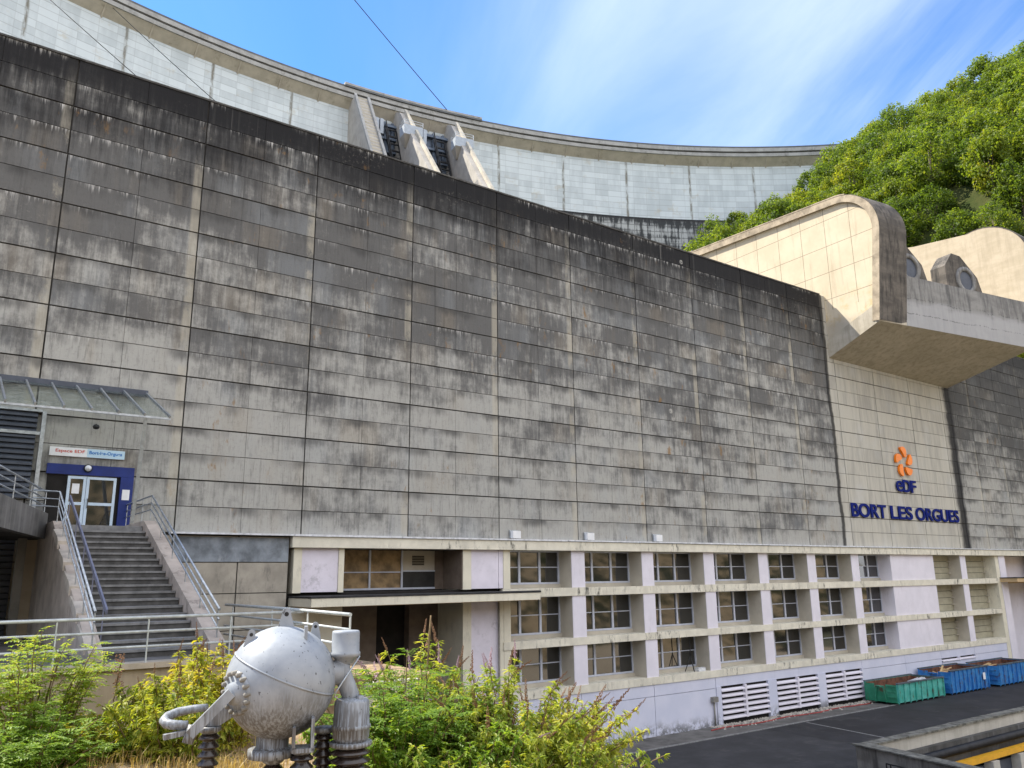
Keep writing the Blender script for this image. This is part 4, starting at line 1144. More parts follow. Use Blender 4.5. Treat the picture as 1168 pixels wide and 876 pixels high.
planks(72.6, -1.3, 2.1, 9, 'pale wood scraps heaped in the middle blue skip', 1)
planks(80.6, -1.4, 2.1, 6, 'pale wood offcuts heaped in the far blue skip', 2, .6)
def heap(x0, x1, y0, y1, z, hgt, name, label, seed):
    r = random.Random(seed); b = MB(); nx, ny = 16, 9
    vs = [(x0+(x1-x0)*i/nx, y0+(y1-y0)*j/ny, z+hgt*(math.sin(math.pi*i/nx)*math.sin(math.pi*j/ny))**.6*r.uniform(.55, 1.1)) for j in range(ny+1) for i in range(nx+1)]
    b.add(vs, [(j*(nx+1)+i, j*(nx+1)+i+1, (j+1)*(nx+1)+i+1, (j+1)*(nx+1)+i) for j in range(ny) for i in range(nx)])
    tag(b.build(name, M['rubble']), label, 'rubble', None, 'stuff')
heap(62.2, 68.6, -2.8, -.5, 1.0, .3, 'rubble', 'brown rubble lying in the green skip', 4)
heap(70.3, 76.3, -2.75, -.5, 1.0, .7, 'rubble', 'brown rubble lying in the middle blue skip', 5)
heap(78.5, 84.7, -2.85, -.55, 1.0, .8, 'rubble', 'brown rubble lying in the far blue skip', 6)
b = MB()
for k in range(5):
    x = 66.6+k*.32; b.tube([(x, -2.5, 1.75), (x+.1, -1.9, 2.1+.05*(k % 2)), (x+.15, -1.2, 1.95)], [.08, .16, .07], 7)
tag(b.build('plastic_sheeting', M['flash']), 'crumpled grey plastic sheeting in the green skip corner', 'plastic sheet')
b = MB(); b.lathe([(0, 0), (.14, .0), (.16, .35), (.1, .45), (0, .46)], (75.1, -1.6, 1.7), (0, 0, 1), 12)
tag(b.build('paint_bucket', M['white']), 'small white bucket on the rubble of the middle skip', 'bucket')
b = MB(); b.box(75.35, 75.75, -3.10, -3.085, 1.6, 2.15)
tag(b.build('paper_label', M['white']), 'white paper label on the side of the middle blue skip', 'label')

# red hose and gravel along the vents
b = MB(); r = random.Random(5)
pts = [(43+i*.55, -1.15+.16*math.sin(i*.55)+r.uniform(-.05, .05), .835) for i in range(34)]
b.tube(pts, .045, 6); tag(b.build('red_hose', M['hose']), 'red hose lying along the pavement below the louvre vents', 'hose')
b = MB()
for k in range(700):
    x = r.uniform(44, 62.5); y = -.2-abs(r.gauss(0, .45)); s_ = r.uniform(.04, .11)
    if y < -1.6: continue
    b.tone = r.random()
    b.add([(x-s_, y, .80), (x+s_*.8, y-s_, .80), (x+s_, y+s_, .80), (x, y, .80+s_*1.1)], [(0, 1, 3), (1, 2, 3), (2, 0, 3)])
tag(b.build('gravel', simple('pale_gravel', (.36, .33, .29), .95, var=.4, scale=4)), 'pale gravel scattered along the foot of the louvre vents', 'gravel', None, 'stuff')
# tripod on the lowest window ledge
tp_ = thing('tripod', 'small black tripod standing on the lowest window ledge', 'tripod', (43.2, .3, 4.27))
for k in range(3):
    a = k*2.094+.4; b = MB(); b.tube([(43.2+.45*math.cos(a), .45+.35*math.sin(a), 4.29), (43.2, .45, 5.3)], .03, 6); b.build('leg', M['black'], tp_)
b = MB(); b.tube([(43.2, .45, 5.2), (43.2, .45, 6.5)], .035, 6); b.build('mast', M['black'], tp_)
b = MB(); b.box(43.6, 44.3, .15, .5, 4.275, 4.5); tag(b.build('equipment_case', M['flash']), 'small grey case on the window ledge beside the tripod', 'case')

# ------------------------------------------------------------------ tailrace parapet, railing, beam
TW = thing('tailrace_parapet', 'mossy concrete parapet wall around the pit at the lower right', 'wall', (39.5, -14, .75))
b = MB(); b.prism([(39.9, -13.25, -6), (38.6, -19.6, -6), (35.9, -32.5, -6), (36.4, -32.6, -6), (39.1, -19.7, -6), (40.35, -13.7, -6)], (0, 0, 8.1)); b.build('side_parapet', M['parapet'], TW)
b = MB(); b.box(40.36, 130, -13.72, -13.25, -6, 2.02); b.build('long_parapet', M['parapetpale'], TW)
b = MB()
x = 39.85
rr_ = random.Random(8)
while x < 130:
    w = rr_.uniform(3.5, 6); b.box(x, x+w-.02, -13.84+rr_.uniform(-.03, .03), -13.2, 2.03, 2.13+rr_.uniform(-.025, .025)); x += w
b.build('coping', M['mossy'], TW)
b = MB(); b.prism([(39.75, -13.1, 2.11), (38.45, -19.6, 2.11), (35.75, -32.5, 2.11), (36.5, -32.7, 2.11), (39.2, -19.8, 2.11), (40.45, -13.8, 2.11)], (0, 0, .06)); b.build('coping', M['mossy'], TW)
b = MB(); b.box(40.4, 130, -14.0, -13.73, -.1, 1.42); b.build('dark_band', M['darkcore'], TW)
b = MB(); b.tube([(40.5, -14.15, .98), (130, -14.15, .98)], .22, 10); b.build('dark_pipe', M['black'], TW)
b = MB(); b.box(44, 130, -14.6, -14.2, .18, .46)
tag(b.build('yellow_beam', M['yellow']), 'long yellow steel beam along the pit wall at the lower right', 'beam')
GB = thing('gallery', 'concrete gallery with posts and dark openings below the yellow beam', 'gallery', (60, -14, -6))
b = MB(); b.box(41, 130, -14.15, -13.8, -6, -.15); b.build('gallery_back', M['slate'], GB)
for k in range(12):
    b = MB(); xx = 47.5+k*3.3; b.box(xx, xx+.75, -14.7, -14.16, -6, .1); b.build('post', M['parapetpale'], GB)
b = MB(); 
for z in (-.95, -2.2): b.box(41, 130, -14.55, -14.4, z, z+.1)
b.box(41, 130, -14.75, -14.16, -1.55, -1.3)
b.build('gallery_rail', M['flash'], GB)
pr2 = thing('pit_railing', 'thin dark railing along the outer face of the pit parapet', 'railing', (38.4, -15, .75))
pts = [(38.85, -15.6, .8), (38.05, -19.6, .8), (35.3, -32.6, .8)]
b = MB(); b.tube([(p[0]-.25, p[1], p[2]+.95) for p in pts], .03, 6); b.build('rail', M['black'], pr2)
b = MB(); b.tube([(p[0]-.25, p[1], p[2]+.5) for p in pts], .02, 6); b.build('rail', M['black'], pr2)
for f_ in (0, .06, .3, .55, .8, 1):
    p = Vector(pts[0]).lerp(Vector(pts[1]), f_); b = MB(); b.beam((p.x-.25, p.y, .755), (p.x-.25, p.y, 1.74), .05, .04); b.build('post', M['black'], pr2)

# ------------------------------------------------------------------ spherical tank on insulators
TK = thing('breaker_tank', 'weathered silver spherical breaker tank on black insulators in the foreground', 'tank')
Z0 = 2.12      # sphere centre above the ground, in the tank's own frame
RS = .72
b = MB(); n = 40
prof = [(RS*math.sin(math.pi*i/28), -RS*math.cos(math.pi*i/28)) for i in range(29)]
b.lathe(prof, (0, 0, Z0), (0, 0, 1), 48); shell = b.build('shell', M['tank'], TK)
nv2 = Vector((.39, -.06, .92)).normalized()
b = MB(); rr2 = math.sqrt(RS*RS-.13*.13)
b.lathe([(rr2-.01, -.012), (rr2+.012, -.010), (rr2+.012, .010), (rr2-.01, .012)], Vector((0, 0, Z0))+nv2*.12, nv2, 56); b.build('seam', M['tank'], shell)
def lug(x, z0, z1, w, y=-.15, tilt=0.):
    b = MB(); n = 9
    pl = [(x-w*.62, z0), (x-w*.30, z1-w*.3)] + [(x+w*.34*math.cos(R_(160-140*i/6)), z1-w*.3+w*.38*math.sin(R_(160-140*i/6))) for i in range(7)] + [(x+w*.30, z1-w*.3), (x+w*.62, z0)]
    b.prism([(px, y, Z0+pz) for (px, pz) in pl], (0, .05, 0)); o = b.build('lifting_lug', M['tank'], TK)
    h = MB(); h.lathe([(w*.16, 0), (w*.0, .001)], (x, y-.002, Z0+z1-w*.35), (0, -1, 0), 12); h.build('lug_hole', M['black'], o)
lug(.03, .66, .94, .19, -.06); lug(-.41, .48, .68, .15, -.22); lug(.43, .5, .74, .14, .14)
b = MB(); b.box(.27, .31, -.36, -.14, Z0+.46, Z0+.72); b.build('lifting_lug', M['tank'], TK)
# bolted side flange with operating arm
ax = Vector((-.80, -.58, -.12)).normalized(); fc = Vector((-.535, -.40, Z0-.07))
b = MB(); b.lathe([(.27, -.1), (.27, .0), (.255, .02), (.15, .03), (.13, .10), (0, .11)], fc, ax, 28); fl_ = b.build('side_flange', M['tank'], TK)
bx = ax.cross(Vector((0, 0, 1))).normalized(); by = ax.cross(bx)
for k in range(16):
    a = 2*math.pi*k/16; q = fc + (bx*math.cos(a)+by*math.sin(a))*.225
    b = MB(); b.lathe([(.03, -.02), (.03, .06), (0, .061)], q+(bx*math.cos(a)+by*math.sin(a))*.025, ax, 6); b.build('bolt', M['core'], fl_)
b = MB(); b.beam((-.60, -.50, Z0-.05), (-1.06, -.52, Z0-.52), .13, .12); b.tube([(-1.02, -.50, Z0-.42), (-1.08, -.52, Z0-.62)], .07, 8); arm = b.build('arm', M['tank'], TK)
b = MB(); b.beam((-1.36, -.54, Z0-.53), (-1.06, -.46, Z0-.49), .09, .06); b.build('bar', M['tank'], arm)
lp = [(-.90, -.16, Z0-.26), (-1.06, -.12, Z0-.275), (-1.25, -.14, Z0-.30), (-1.37, -.22, Z0-.34), (-1.395, -.32, Z0-.37), (-1.35, -.40, Z0-.395), (-1.26, -.44, Z0-.41), (-1.1, -.45, Z0-.42)]
b = MB(); b.tube(lp, [.045, .05, .055, .06, .06, .06, .06, .055], 12); b.build('loop', M['tank'], arm)
b = MB(); b.prism([(-.70, -.1, Z0-.12), (-.58, -.1, Z0-.40), (-.74, -.1, Z0-.50), (-.95, -.1, Z0-.50)], (0, .12, 0)); b.build('bracket', M['tank'], TK)
def insul(x, y, z1, r, name='insulator', z0=-.22, cap=True):
    b = MB(); z = z1; pr_ = [(r*.55, z)]
    while z > z0+.1:
        pr_ += [(r*.62, z), (r, z-.05), (r*.97, z-.068), (r*.6, z-.075)]
        z -= .105
    pr_ += [(r*.8, z), (r*.9, z0), (0, z0)]
    b.lathe(pr_, (x, y, 0), (0, 0, 1), 20); o = b.build(name, M['porcelain'], TK)
    c = MB(); c.lathe([(0, z1+.085), (r*1.05, z1+.08), (r*1.05, z1+.03), (r*.7, z1), (r*.5, z1-.01)], (x, y, 0), (0, 0, 1), 20); c.build('flange', M['tank'], o)
insul(-.86, -.05, Z0-.59, .135); insul(-.05, .0, Z0-1.02, .13); insul(.31, -.22, Z0-.88, .15); insul(.60, .22, Z0-.72, .14); insul(.95, -.02, Z0-.88, .27)
b = MB(); b.lathe([(.21, -.62), (.21, -.80), (.23, -.82), (.31, -.83), (.31, -.93), (0, -.94)], (-.07, 0, Z0), (0, 0, 1), 28); b.build('base_flange', M['tank'], TK)
b = MB(); b.box(.17, .21, -.62, -.30, Z0-.74, Z0-.50); b.box(.40, .44, -.62, -.30, Z0-.78, Z0-.40); b.box(.17, .44, -.62, -.30, Z0-.80, Z0-.75); b.build('bracket', M['tank'], TK)
b = MB(); b.lathe([(.10, .20), (.16, .28), (.205, .30), (.205, .345), (.19, .36), (.19, .60), (.185, .625), (.17, .635), (0, .64)], (.84, .0, Z0), (0, 0, 1), 28); b.build('dome', M['tank'], TK)
b = MB(); b.tube([(.80, 0, Z0+.30), (.80, 0, Z0+.12), (.86, 0, Z0-.05), (.93, 0, Z0-.22), (.93, 0, Z0-.3)], [.10, .115, .12, .12, .12], 14); b.build('pipe', M['tank'], TK)
b = MB(); b.tube([(.45, 0, Z0+.1), (.82, 0, Z0+.08)], .16, 14); b.build('neck', M['tank'], TK)
b = MB(); b.lathe([(.10, -.24), (.21, -.26), (.235, -.30), (.245, -.58), (.262, -.59), (.262, -.63), (.25, -.64), (.245, -.74), (.20, -.83), (.15, -.86), (0, -.87)], (.95, -.02, Z0), (0, 0, 1), 30); can = b.build('canister', M['tank'], TK)
b = MB(); b.lathe([(.05, 0), (.05, .05), (.03, .06), (0, .06)], (1.05, -.12, Z0-.27), (0, 0, 1), 10); b.build('plug', M['tank'], can)
b = MB(); b.tube([(1.03, -.1, Z0+.30), (.72, -.2, Z0-.14), (.70, -.2, Z0-.2), (.86, -.15, Z0-.3)], .012, 6); b.build('wire_strut', M['galv'], TK)
TK.location = (4.18, -28, 7.13); TK.scale = (.98, .98, .98); TK.rotation_euler = (0, 0, -R_(20.5))

# ------------------------------------------------------------------ plants
def leaf_add(b, p, d, up, L, W, fold=.25):
    d = d.normalized(); s_ = d.cross(up)
    if s_.length < 1e-3: s_ = Vector((1, 0, 0))
    s_.normalize(); n_ = s_.cross(d)
    m_ = p + d*L*.45
    b.add([p, m_ - s_*W*.5 + n_*W*fold, p + d*L - n_*L*.12, m_ + s_*W*.5 + n_*W*fold, m_ - n_*L*.02], [(0, 4, 2, 1), (0, 3, 2, 4)])
spike_me = {}
def spike_mesh(key, matl, seed):
    r = random.Random(seed); b = MB()
    for k in range(60):
        f_ = k/60; z = f_*1.0; rad = .075*(1-f_)**.6*r.uniform(.5, 1.2)+.01
        a = r.uniform(0, 6.28); p = Vector((rad*math.cos(a), rad*math.sin(a), z+.12*f_))
        q = .035*(1.1-f_*.6)
        b.add([p+Vector((q, 0, 0)), p+Vector((-q, q, 0)), p+Vector((-q*.5, -q, 0)), p+Vector((0, 0, q*1.7)), p-Vector((0, 0, q))], [(0, 1, 3), (1, 2, 3), (2, 0, 3), (1, 0, 4), (2, 1, 4), (0, 2, 4)])
    b.tube([(0, 0, -.3), (.02, 0, .5), (.06, 0, 1.05)], [.012, .012, .006], 5)
    o = b.build('flower_spike', matl)
    spike_me[key] = o.data
    bpy.data.objects.remove(o)
for k in range(3): spike_mesh(k, M['spike'], 20+k)
spike_mesh(3, M['lilac'], 30)
def bush(name, label, cx, cy, cz, n_stems, H, spread, lmat, seed, L=.11, W=.032, pairs=26, spikes=0, pinnate=False, lean=(0, 0), r0=.35, start=.15, lilac=.15, dens=1., tone=(0, 1), splen=.34):
    r = random.Random(seed)
    o = thing(name, label, 'bush', (cx, cy, cz))
    lb = MB(); sb = MB(); tips = []
    for i in range(n_stems):
        a = r.uniform(0, 6.283); q = math.sqrt(r.random())
        p = Vector((cx+r0*q*math.cos(a), cy+r0*q*math.sin(a), cz-.1))
        h = H*r.uniform(.55, 1.05)*(1-.25*q); out = Vector((math.cos(a), math.sin(a), 0))*spread*q*r.uniform(.6, 1.2) + Vector((lean[0], lean[1], 0))*r.uniform(.3, 1)
        pts = []
        ns = 9
        for k in range(ns+1):
            f_ = k/ns
            pts.append(p + Vector((0, 0, h*(f_ - .22*f_**3*min(1.6, spread)*q))) + out*(f_**1.5) + Vector((r.gauss(0, .02), r.gauss(0, .02), 0)))
        sb.tube(pts, [.016*(1-.75*k/ns)+.003 for k in range(ns+1)], 5)
        tips.append((pts[-1], (pts[-1]-pts[-2]).normalized()))
        for k in range(int(pairs*dens)):
            f_ = start + (1-start)*(k+r.random())/(pairs*dens)
            f_ = min(.999, f_)
            j = int(f_*ns); g = f_*ns-j
            pp = pts[j].lerp(pts[min(j+1, ns)], g); dd = (pts[min(j+1, ns)]-pts[j]).normalized()
            az = r.uniform(0, 6.283)
            sd = Vector((math.cos(az), math.sin(az), r.uniform(-.3, .5))).normalized()
            sub = r.uniform(.08, .42)*(1.15-f_)*1.2
            if pinnate:
                rl = r.uniform(.28, .5); dirr = (sd+dd*.3).normalized()
                for u_ in range(7):
                    base = pp + dirr*rl*(u_+1.5)/8 - Vector((0, 0, .1*((u_+1)/8)**2))
                    sv = dirr.cross(Vector((0, 0, 1))).normalized()
                    for sg_ in (-1, 1):
                        lb.tone = r.uniform(*tone)
                        leaf_add(lb, base, (sv*sg_+dirr*.35+Vector((0, 0, r.uniform(-.5, .15)))), Vector((0, 0, 1)), L*r.uniform(.7, 1.1), W, .12)
            else:
                nl = r.randint(3, 5)
                tn = r.uniform(*tone)
                for u_ in range(nl):
                    base = pp + sd*sub*(u_+.4)/nl
                    for sg_ in (-1, 1):
                        lb.tone = min(tone[1], max(tone[0], tn + r.uniform(-.25, .25)))
                        dirr = (sd*.6 + sd.cross(dd)*sg_ + Vector((0, 0, r.uniform(-.8, .35))))
                        leaf_add(lb, base, dirr, Vector((r.uniform(-.3, .3), r.uniform(-.3, .3), 1)), L*r.uniform(.6, 1.15), W*r.uniform(.8, 1.2))
    sb.build('stems', M['stem'], o)
    lo = lb.build('leaves', lmat, o)
    if len(lb.f) > 0: lo['kind'] = 'stuff'
    r.shuffle(tips)
    tips.sort(key=lambda q_: -q_[0].z)
    for (p, d) in tips[:spikes]:
        key = 3 if r.random() < lilac else r.randint(0, 2)
        so = bpy.data.objects.new('flower_spike', spike_me[key]); COL.objects.link(so); so.parent = o
        so.location = p - Vector((cx, cy, cz)) - d*.02
        s_ = splen*r.uniform(.6, 1.2); so.scale = (s_, s_, s_)
        dd = (d+Vector((r.gauss(0, .22), r.gauss(0, .22), r.uniform(-.25, .1)))).normalized()
        so.rotation_euler = dd.to_track_quat('Z', 'Y').to_euler()
    return o
# right-hand group in front of the building
bush('green_shrub', 'bright green feathery shrub right of the silver tank', 7.1, -26.2, 7.1, 56, 2.75, .85, M['leafgreen'], 1, .09, .046, 26, 0, True, r0=.85, tone=(0, .8))
bush('green_shrub', 'dense green shrub low against the right side of the tank', 6.25, -27.0, 7.1, 48, 1.95, .65, M['leafgreen'], 2, .12, .05, 26, 0, False, r0=.7, tone=(0, .75))
bush('butterfly_bush', 'tall butterfly bush with lilac tips beside the concrete canopy', 7.9, -24.8, 7.1, 22, 3.0, .7, M['leaflime'], 3, .15, .042, 24, 16, False, r0=.55, start=.2, lilac=.35)
bush('butterfly_bush', 'yellow green butterfly bush in the middle of the right shrubs', 8.35, -27.0, 7.1, 64, 2.35, .85, M['leaflime'], 4, .13, .038, 32, 44, False, r0=.8, start=.1, lilac=.25)
bush('butterfly_bush', 'butterfly bush with brown flower spikes leaning over the yard edge', 9.3, -27.1, 7.1, 62, 1.75, .9, M['leaflime'], 5, .12, .036, 30, 46, False, (.28, -.1), .8, .1, .06)
bush('low_shrub', 'low yellowing shrub in front of the right shrubs', 7.2, -28.3, 7.1, 34, 1.15, .65, M['leafyellow'], 6, .10, .035, 22, 0, False, r0=.7)
bush('low_shrub', 'low lime shrub at the front edge below the butterfly bushes', 8.7, -28.2, 7.1, 40, 1.2, .7, M['leaflime'], 12, .11, .035, 22, 5, False, r0=.8)
bush('green_shrub', 'leafy green shrub behind the low yellowing shrub', 7.5, -27.3, 7.1, 44, 1.75, .7, M['leafgreen'], 14, .12, .045, 26, 0, False, r0=.8, tone=(.1, .9))
# left-hand group in front of the retaining wall
bush('locust_shrub', 'green locust shrub with feathery leaves at the left edge', 2.4, -18.7, 7.05, 46, 3.35, .95, M['leafgreen'], 7, .095, .05, 24, 0, True, r0=.85, tone=(.1, .95))
bush('locust_shrub', 'lower green shrub at the bottom left corner', 2.2, -20.9, 7.05, 36, 1.6, .8, M['leafgreen'], 8, .095, .05, 24, 0, True, r0=.8, tone=(.1, 1.))
bush('butterfly_bush', 'tall yellowing butterfly bush reaching over the terrace railing', 5.35, -19.2, 7.05, 17, 3.05, .65, M['leafyellow'], 9, .20, .055, 24, 12, False, r0=.7, start=.08, lilac=0, tone=(.1, .9))
bush('butterfly_bush', 'yellow butterfly bush between the silver tank and the retaining wall', 4.85, -20.6, 7.05, 44, 2.0, .85, M['leafyellow'], 10, .17, .05, 28, 5, False, r0=.95, start=.06, lilac=0, tone=(.1, .95))
bush('low_shrub', 'low golden shrub at the foot of the retaining wall', 3.75, -19.6, 7.05, 34, 1.2, .7, M['leafyellow'], 11, .14, .045, 24, 0, False, r0=.8)
bush('butterfly_bush', 'slender yellow butterfly bush behind the operating arm of the tank', 5.9, -20.4, 7.05, 16, 2.3, .6, M['leafyellow'], 15, .17, .05, 22, 6, False, r0=.5, start=.1, lilac=0, tone=(.1, .9))
# tall dry stems
for (x, y, h, lb_, sd_) in ((4.05, -18.3, 1.75, 'dry brown seed stalk standing before the retaining wall', 1), (7.75, -25.6, 2.75, 'bare curved stalk left of the tall butterfly bush', 2)):
    r = random.Random(sd_); o = thing('dry_stalk', lb_, 'stalk', (x, y, 7.1)); b = MB()
    pts = [(x+.12*f_*f_+r.gauss(0, .012), y, 7.1+h*f_) for f_ in [i/8 for i in range(9)]]
    b.tube(pts, [.012]*6+[.016, .02, .014], 6); b.build('stem', M['stem'], o)
    if sd_ == 1:
        hd = MB()
        for k in range(120):
            z = 7.1+h*r.uniform(.55, 1.05); q = .10*r.random()+.02
            a = r.uniform(0, 6.28); p = Vector((x+.08+q*math.cos(a), y+q*math.sin(a), z)); s_ = .018
            hd.add([p+Vector((s_, 0, 0)), p+Vector((-s_, s_, 0)), p+Vector((-s_, -s_, 0)), p+Vector((0, 0, s_*1.6))], [(0, 1, 3), (1, 2, 3), (2, 0, 3)])
        hd.build('seed_head', M['spike'], o)
# dry grass
b = MB(); r = random.Random(15)
for k in range(5200):
    if r.random() < .6: x = r.gauss(5.0, 1.1); y = r.uniform(-27, -18.5)
    else: x = r.uniform(-2, 10.6); y = r.uniform(-29.5, -17)
    if x > 10.6 or y > -16.6: continue
    z = gz(x, y); h = r.uniform(.12, .5); a = r.uniform(0, 6.28); l = r.uniform(.1, .8)*h
    d = Vector((math.cos(a), math.sin(a), 0)); s_ = Vector((-d.y, d.x, 0))*r.uniform(.004, .010)
    p = Vector((x, y, z-.02)); m_ = p+d*l*.35+Vector((0, 0, h*.65)); t_ = p+d*l+Vector((0, 0, h*r.uniform(.55, 1)))
    b.tone = r.random()
    b.add([p-s_, p+s_, m_+s_*.7, m_-s_*.7, t_], [(0, 1, 2, 3), (3, 2, 4)])
tag(b.build('dry_grass', M['straw']), 'dry straw coloured grass covering the garden ground', 'grass', None, 'stuff')

# trees on the hillside
def crown_mesh(seed, R, H, nclump, leaves, matl, ls=.5):
    r = random.Random(seed); b = MB()
    cl = []
    for k in range(nclump):
        while True:
            v = Vector((r.uniform(-1, 1), r.uniform(-1, 1), r.uniform(-1, 1)))
            if .3 < v.length < 1: break
        v = v.normalized()*(v.length**.5)
        cl.append((Vector((v.x*R*.8, v.y*R*.8, H*.60+v.z*H*.40)), R*r.uniform(.22, .42)))
    for (c, rad) in cl:
        tn = r.uniform(.1, .7)
        for k in range(leaves):
            v = Vector((r.gauss(0, 1), r.gauss(0, 1), r.gauss(0, .8))).normalized()
            p = c + v*rad*r.uniform(.55, 1.1)
            n_ = (v + Vector((r.gauss(0, .6), r.gauss(0, .6), r.gauss(.3, .6)))).normalized()
            t1 = n_.cross(Vector((r.gauss(0, 1), r.gauss(0, 1), r.gauss(0, 1)))).normalized(); t2 = n_.cross(t1)
            s1, s2 = ls*r.uniform(.5, 1.1), ls*r.uniform(.35, .8)
            b.tone = tn + r.uniform(-.2, .25)
            b.add([p-t1*s1*.5, p-t2*s2*.5+n_*.05, p+t1*s1*.5, p+t2*s2*.5+n_*.05], [(0, 1, 2, 3)])
    return b, cl
variants = []
for k in range(6):
    r = random.Random(40+k)
    R_c = r.uniform(3.4, 4.6); H_c = r.uniform(8.5, 12)
    b, cl = crown_mesh(60+k, R_c, H_c, 48, 85, M['treeleaf'], .54)
    co = b.build('crown', M['treeleaf'])
    tb = MB(); tb.tube([(0, 0, -1.5), (.1, 0, H_c*.3), (.05, .1, H_c*.75)], [.28, .2, .06], 7)
    for (c, rad) in cl[:9]:
        tb.tube([(.08, 0, H_c*.28+rnd.random()), c*.6+Vector((0, 0, H_c*.14)), c], [.11, .07, .03], 5)
    to = tb.build('trunk', M['bark'])
    variants.append((co.data, to.data)); bpy.data.objects.remove(co); bpy.data.objects.remove(to)
treecount = 0
pts = []
r = random.Random(99)
for k in range(40000):
    x = r.uniform(94, 190); y = r.uniform(-30, 96)
    z = hz(x, y)
    d = math.hypot(x-DC.x, y-DC.y)
    if 173 < d < 191 or (d >= 191 and x < 172): continue
    if x < 128 and y < 26 and z < 26: continue
    if z < 8 or (x < 128 and y < 0): continue
    if y < .33*x-58: continue
    sp = 3.95 if x < 172 else 5.5
    if x > 186: continue
    if any((x-q[0])**2+(y-q[1])**2 < sp*sp for q in pts): continue
    pts.append((x, y, z))
print('TREES', len(pts))
pts.sort(key=lambda q: q[0]+.3*q[1])
pts = pts[:298]
KL = ['rounded green broadleaf tree on the wooded hillside', 'spreading yellow green broadleaf tree on the wooded hillside']
for (x, y, z) in pts:
    k = r.randrange(6)
    t_ = thing('broadleaf_tree', KL[0], 'tree', (x, y, z - r.uniform(.3, 2.)), 'broadleaf trees covering the hillside')
    s_ = r.uniform(.72, 1.12)
    t_.scale = (s_*r.uniform(.9, 1.15), s_*r.uniform(.9, 1.15), s_); t_.rotation_euler = (r.uniform(-.06, .06), r.uniform(-.06, .06), r.uniform(0, 6.28))
    for nm_, me in zip(('crown', 'trunk'), variants[k]):
        c = bpy.data.objects.new(nm_, me); COL.objects.link(c); c.parent = t_
# two shrubs where the hill meets the dam, seen over the flume wall, and a dark conifer on the ridge
for (x, y, z, s_, lb_) in ((112, 62, 64, .55, 'small bright green tree peeping over the near flume wall'), ):
    t_ = thing('small_tree', lb_, 'tree', (x, y, z)); t_.scale = (s_, s_, s_)
    for nm_, me in zip(('crown', 'trunk'), variants[1]):
        c = bpy.data.objects.new(nm_, me); COL.objects.link(c); c.parent = t_
def conifer(x, y, z, H, lb_):
    rr = random.Random(int(x)); o = thing('conifer', lb_, 'tree', (x, y, z)); b = MB()
    for k in range(900):
        f_ = rr.random()**.8; a = rr.uniform(0, 6.28); q = (1-f_)*H*.26*rr.uniform(.3, 1); p = Vector((x+q*math.cos(a), y+q*math.sin(a), z+H*(.12+.88*f_)-q*.25))
        d = Vector((math.cos(a), math.sin(a), -.3)); b.tone = rr.uniform(-.2, .15); leaf_add(b, p, d, Vector((0, 0, 1)), .9, .3)
    b.build('crown', M['treeleaf'], o); b = MB(); b.tube([(x, y, z-1), (x, y, z+H)], [.25, .03], 6); b.build('trunk', M['bark'], o)
conifer(176, 59, 105.5, 9, 'dark conifer on the skyline at the right end of the dam crest')

# ------------------------------------------------------------------ daylight
SUN = Vector((-.345, .53, .785)).normalized()
el = math.asin(SUN.z); az = math.atan2(SUN.x, SUN.y)
L = bpy.data.lights.new('sun', 'SUN'); L.energy = 5.0; L.angle = R_(.53); L.color = (1, .93, .80)
lo = bpy.data.objects.new('sun', L); COL.objects.link(lo); lo.location = (0, 0, 200)
lo.rotation_euler = SUN.to_track_quat('Z', 'Y').to_euler()
W = bpy.data.worlds.new('World'); S.world = W
t = NT(W)
sky = t.n('ShaderNodeTexSky', sky_type='NISHITA'); sky.sun_disc = False
sky.sun_elevation = el; sky.sun_rotation = az; sky.altitude = 400; sky.air_density = 1.0; sky.dust_density = .3; sky.ozone_density = 5.0
d = t.n('ShaderNodeTexCoord').outputs['Generated']
x, y, z = t.xyz(d)
zz = t.m('ADD', t.m('MAXIMUM', z, 0), .12)
u, v = t.m('DIVIDE', x, zz), t.m('DIVIDE', y, zz)
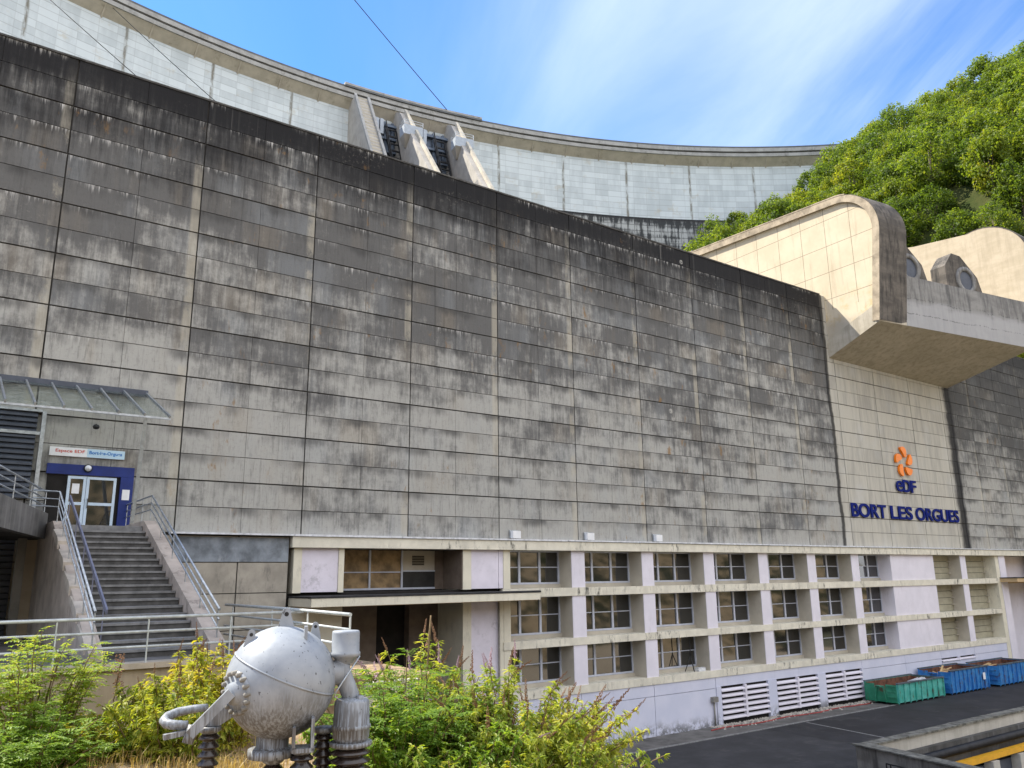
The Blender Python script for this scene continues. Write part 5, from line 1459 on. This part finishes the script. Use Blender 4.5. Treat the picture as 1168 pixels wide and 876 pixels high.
# streaky high cloud, drawn out along one wind direction
ca, sa = math.cos(R_(62)), math.sin(R_(62))
a_ = t.m('ADD', t.m('MULTIPLY', u, ca), t.m('MULTIPLY', v, sa)); c_ = t.m('SUBTRACT', t.m('MULTIPLY', v, ca), t.m('MULTIPLY', u, sa))
n1 = t.noise(t.vec(t.m('MULTIPLY', a_, .30), t.m('MULTIPLY', c_, 1.25), 2.4), 1.0, 8, .58, .7)
n2 = t.noise(t.vec(t.m('MULTIPLY', a_, .45), t.m('MULTIPLY', c_, .5), 5.), .8, 3)
cov = t.m('MULTIPLY', t.ramp(n1, .36, .70), t.ramp(n2, .28, .55))
side = t.ramp(t.m('SUBTRACT', t.m('MULTIPLY', x, .8), t.m('MULTIPLY', y, .35)), -.05, .5)
cov = t.m('MULTIPLY', cov, t.m('ADD', t.m('MULTIPLY', side, .95), .05))
cov = t.m('ADD', cov, t.m('MULTIPLY', t.m('SUBTRACT', 1, t.ramp(z, .1, .52)), .42), None, True)
skyc = t.mix(cov, t.mix(1., sky.outputs[0], (.52, .80, 1.0), 'MULTIPLY'), (4.6, 5.0, 5.8))
back = t.m('MULTIPLY', t.ramp(t.m('MULTIPLY', y, -1), -.12, .35), t.m('ADD', t.m('MULTIPLY', t.ramp(n2, .3, .6), .3), .6))  # bright cloud bank added out of view behind the camera to lift the shade
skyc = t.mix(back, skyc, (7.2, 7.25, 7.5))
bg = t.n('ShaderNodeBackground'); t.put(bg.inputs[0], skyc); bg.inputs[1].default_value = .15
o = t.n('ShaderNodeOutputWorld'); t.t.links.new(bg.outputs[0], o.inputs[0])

# ------------------------------------------------------------------ camera
F, CX, CY = 930., 584., 438.
uu = Vector((-49, 3913, -F)).normalized()
rr = Vector((1316, -205, -F)); rr = (rr - uu*rr.dot(uu)).normalized()
yy = uu.cross(rr)
cam = bpy.data.cameras.new('camera'); co = bpy.data.objects.new('camera', cam); COL.objects.link(co)
cam.sensor_width = 36; cam.lens = 36*F/1168; cam.clip_end = 5000; cam.clip_start = .1
co.matrix_world = Matrix.Translation((0, -39, 10.5)) @ Matrix((rr, yy, uu)).to_4x4()
S.camera = co
S.view_settings.view_transform = 'Standard'; S.view_settings.look = 'None'
S.view_settings.exposure = 1.0; S.view_settings.gamma = 1
S.cycles.max_bounces = 6; S.cycles.diffuse_bounces = 3; S.cycles.transparent_max_bounces = 6
S.cycles.use_adaptive_sampling = True
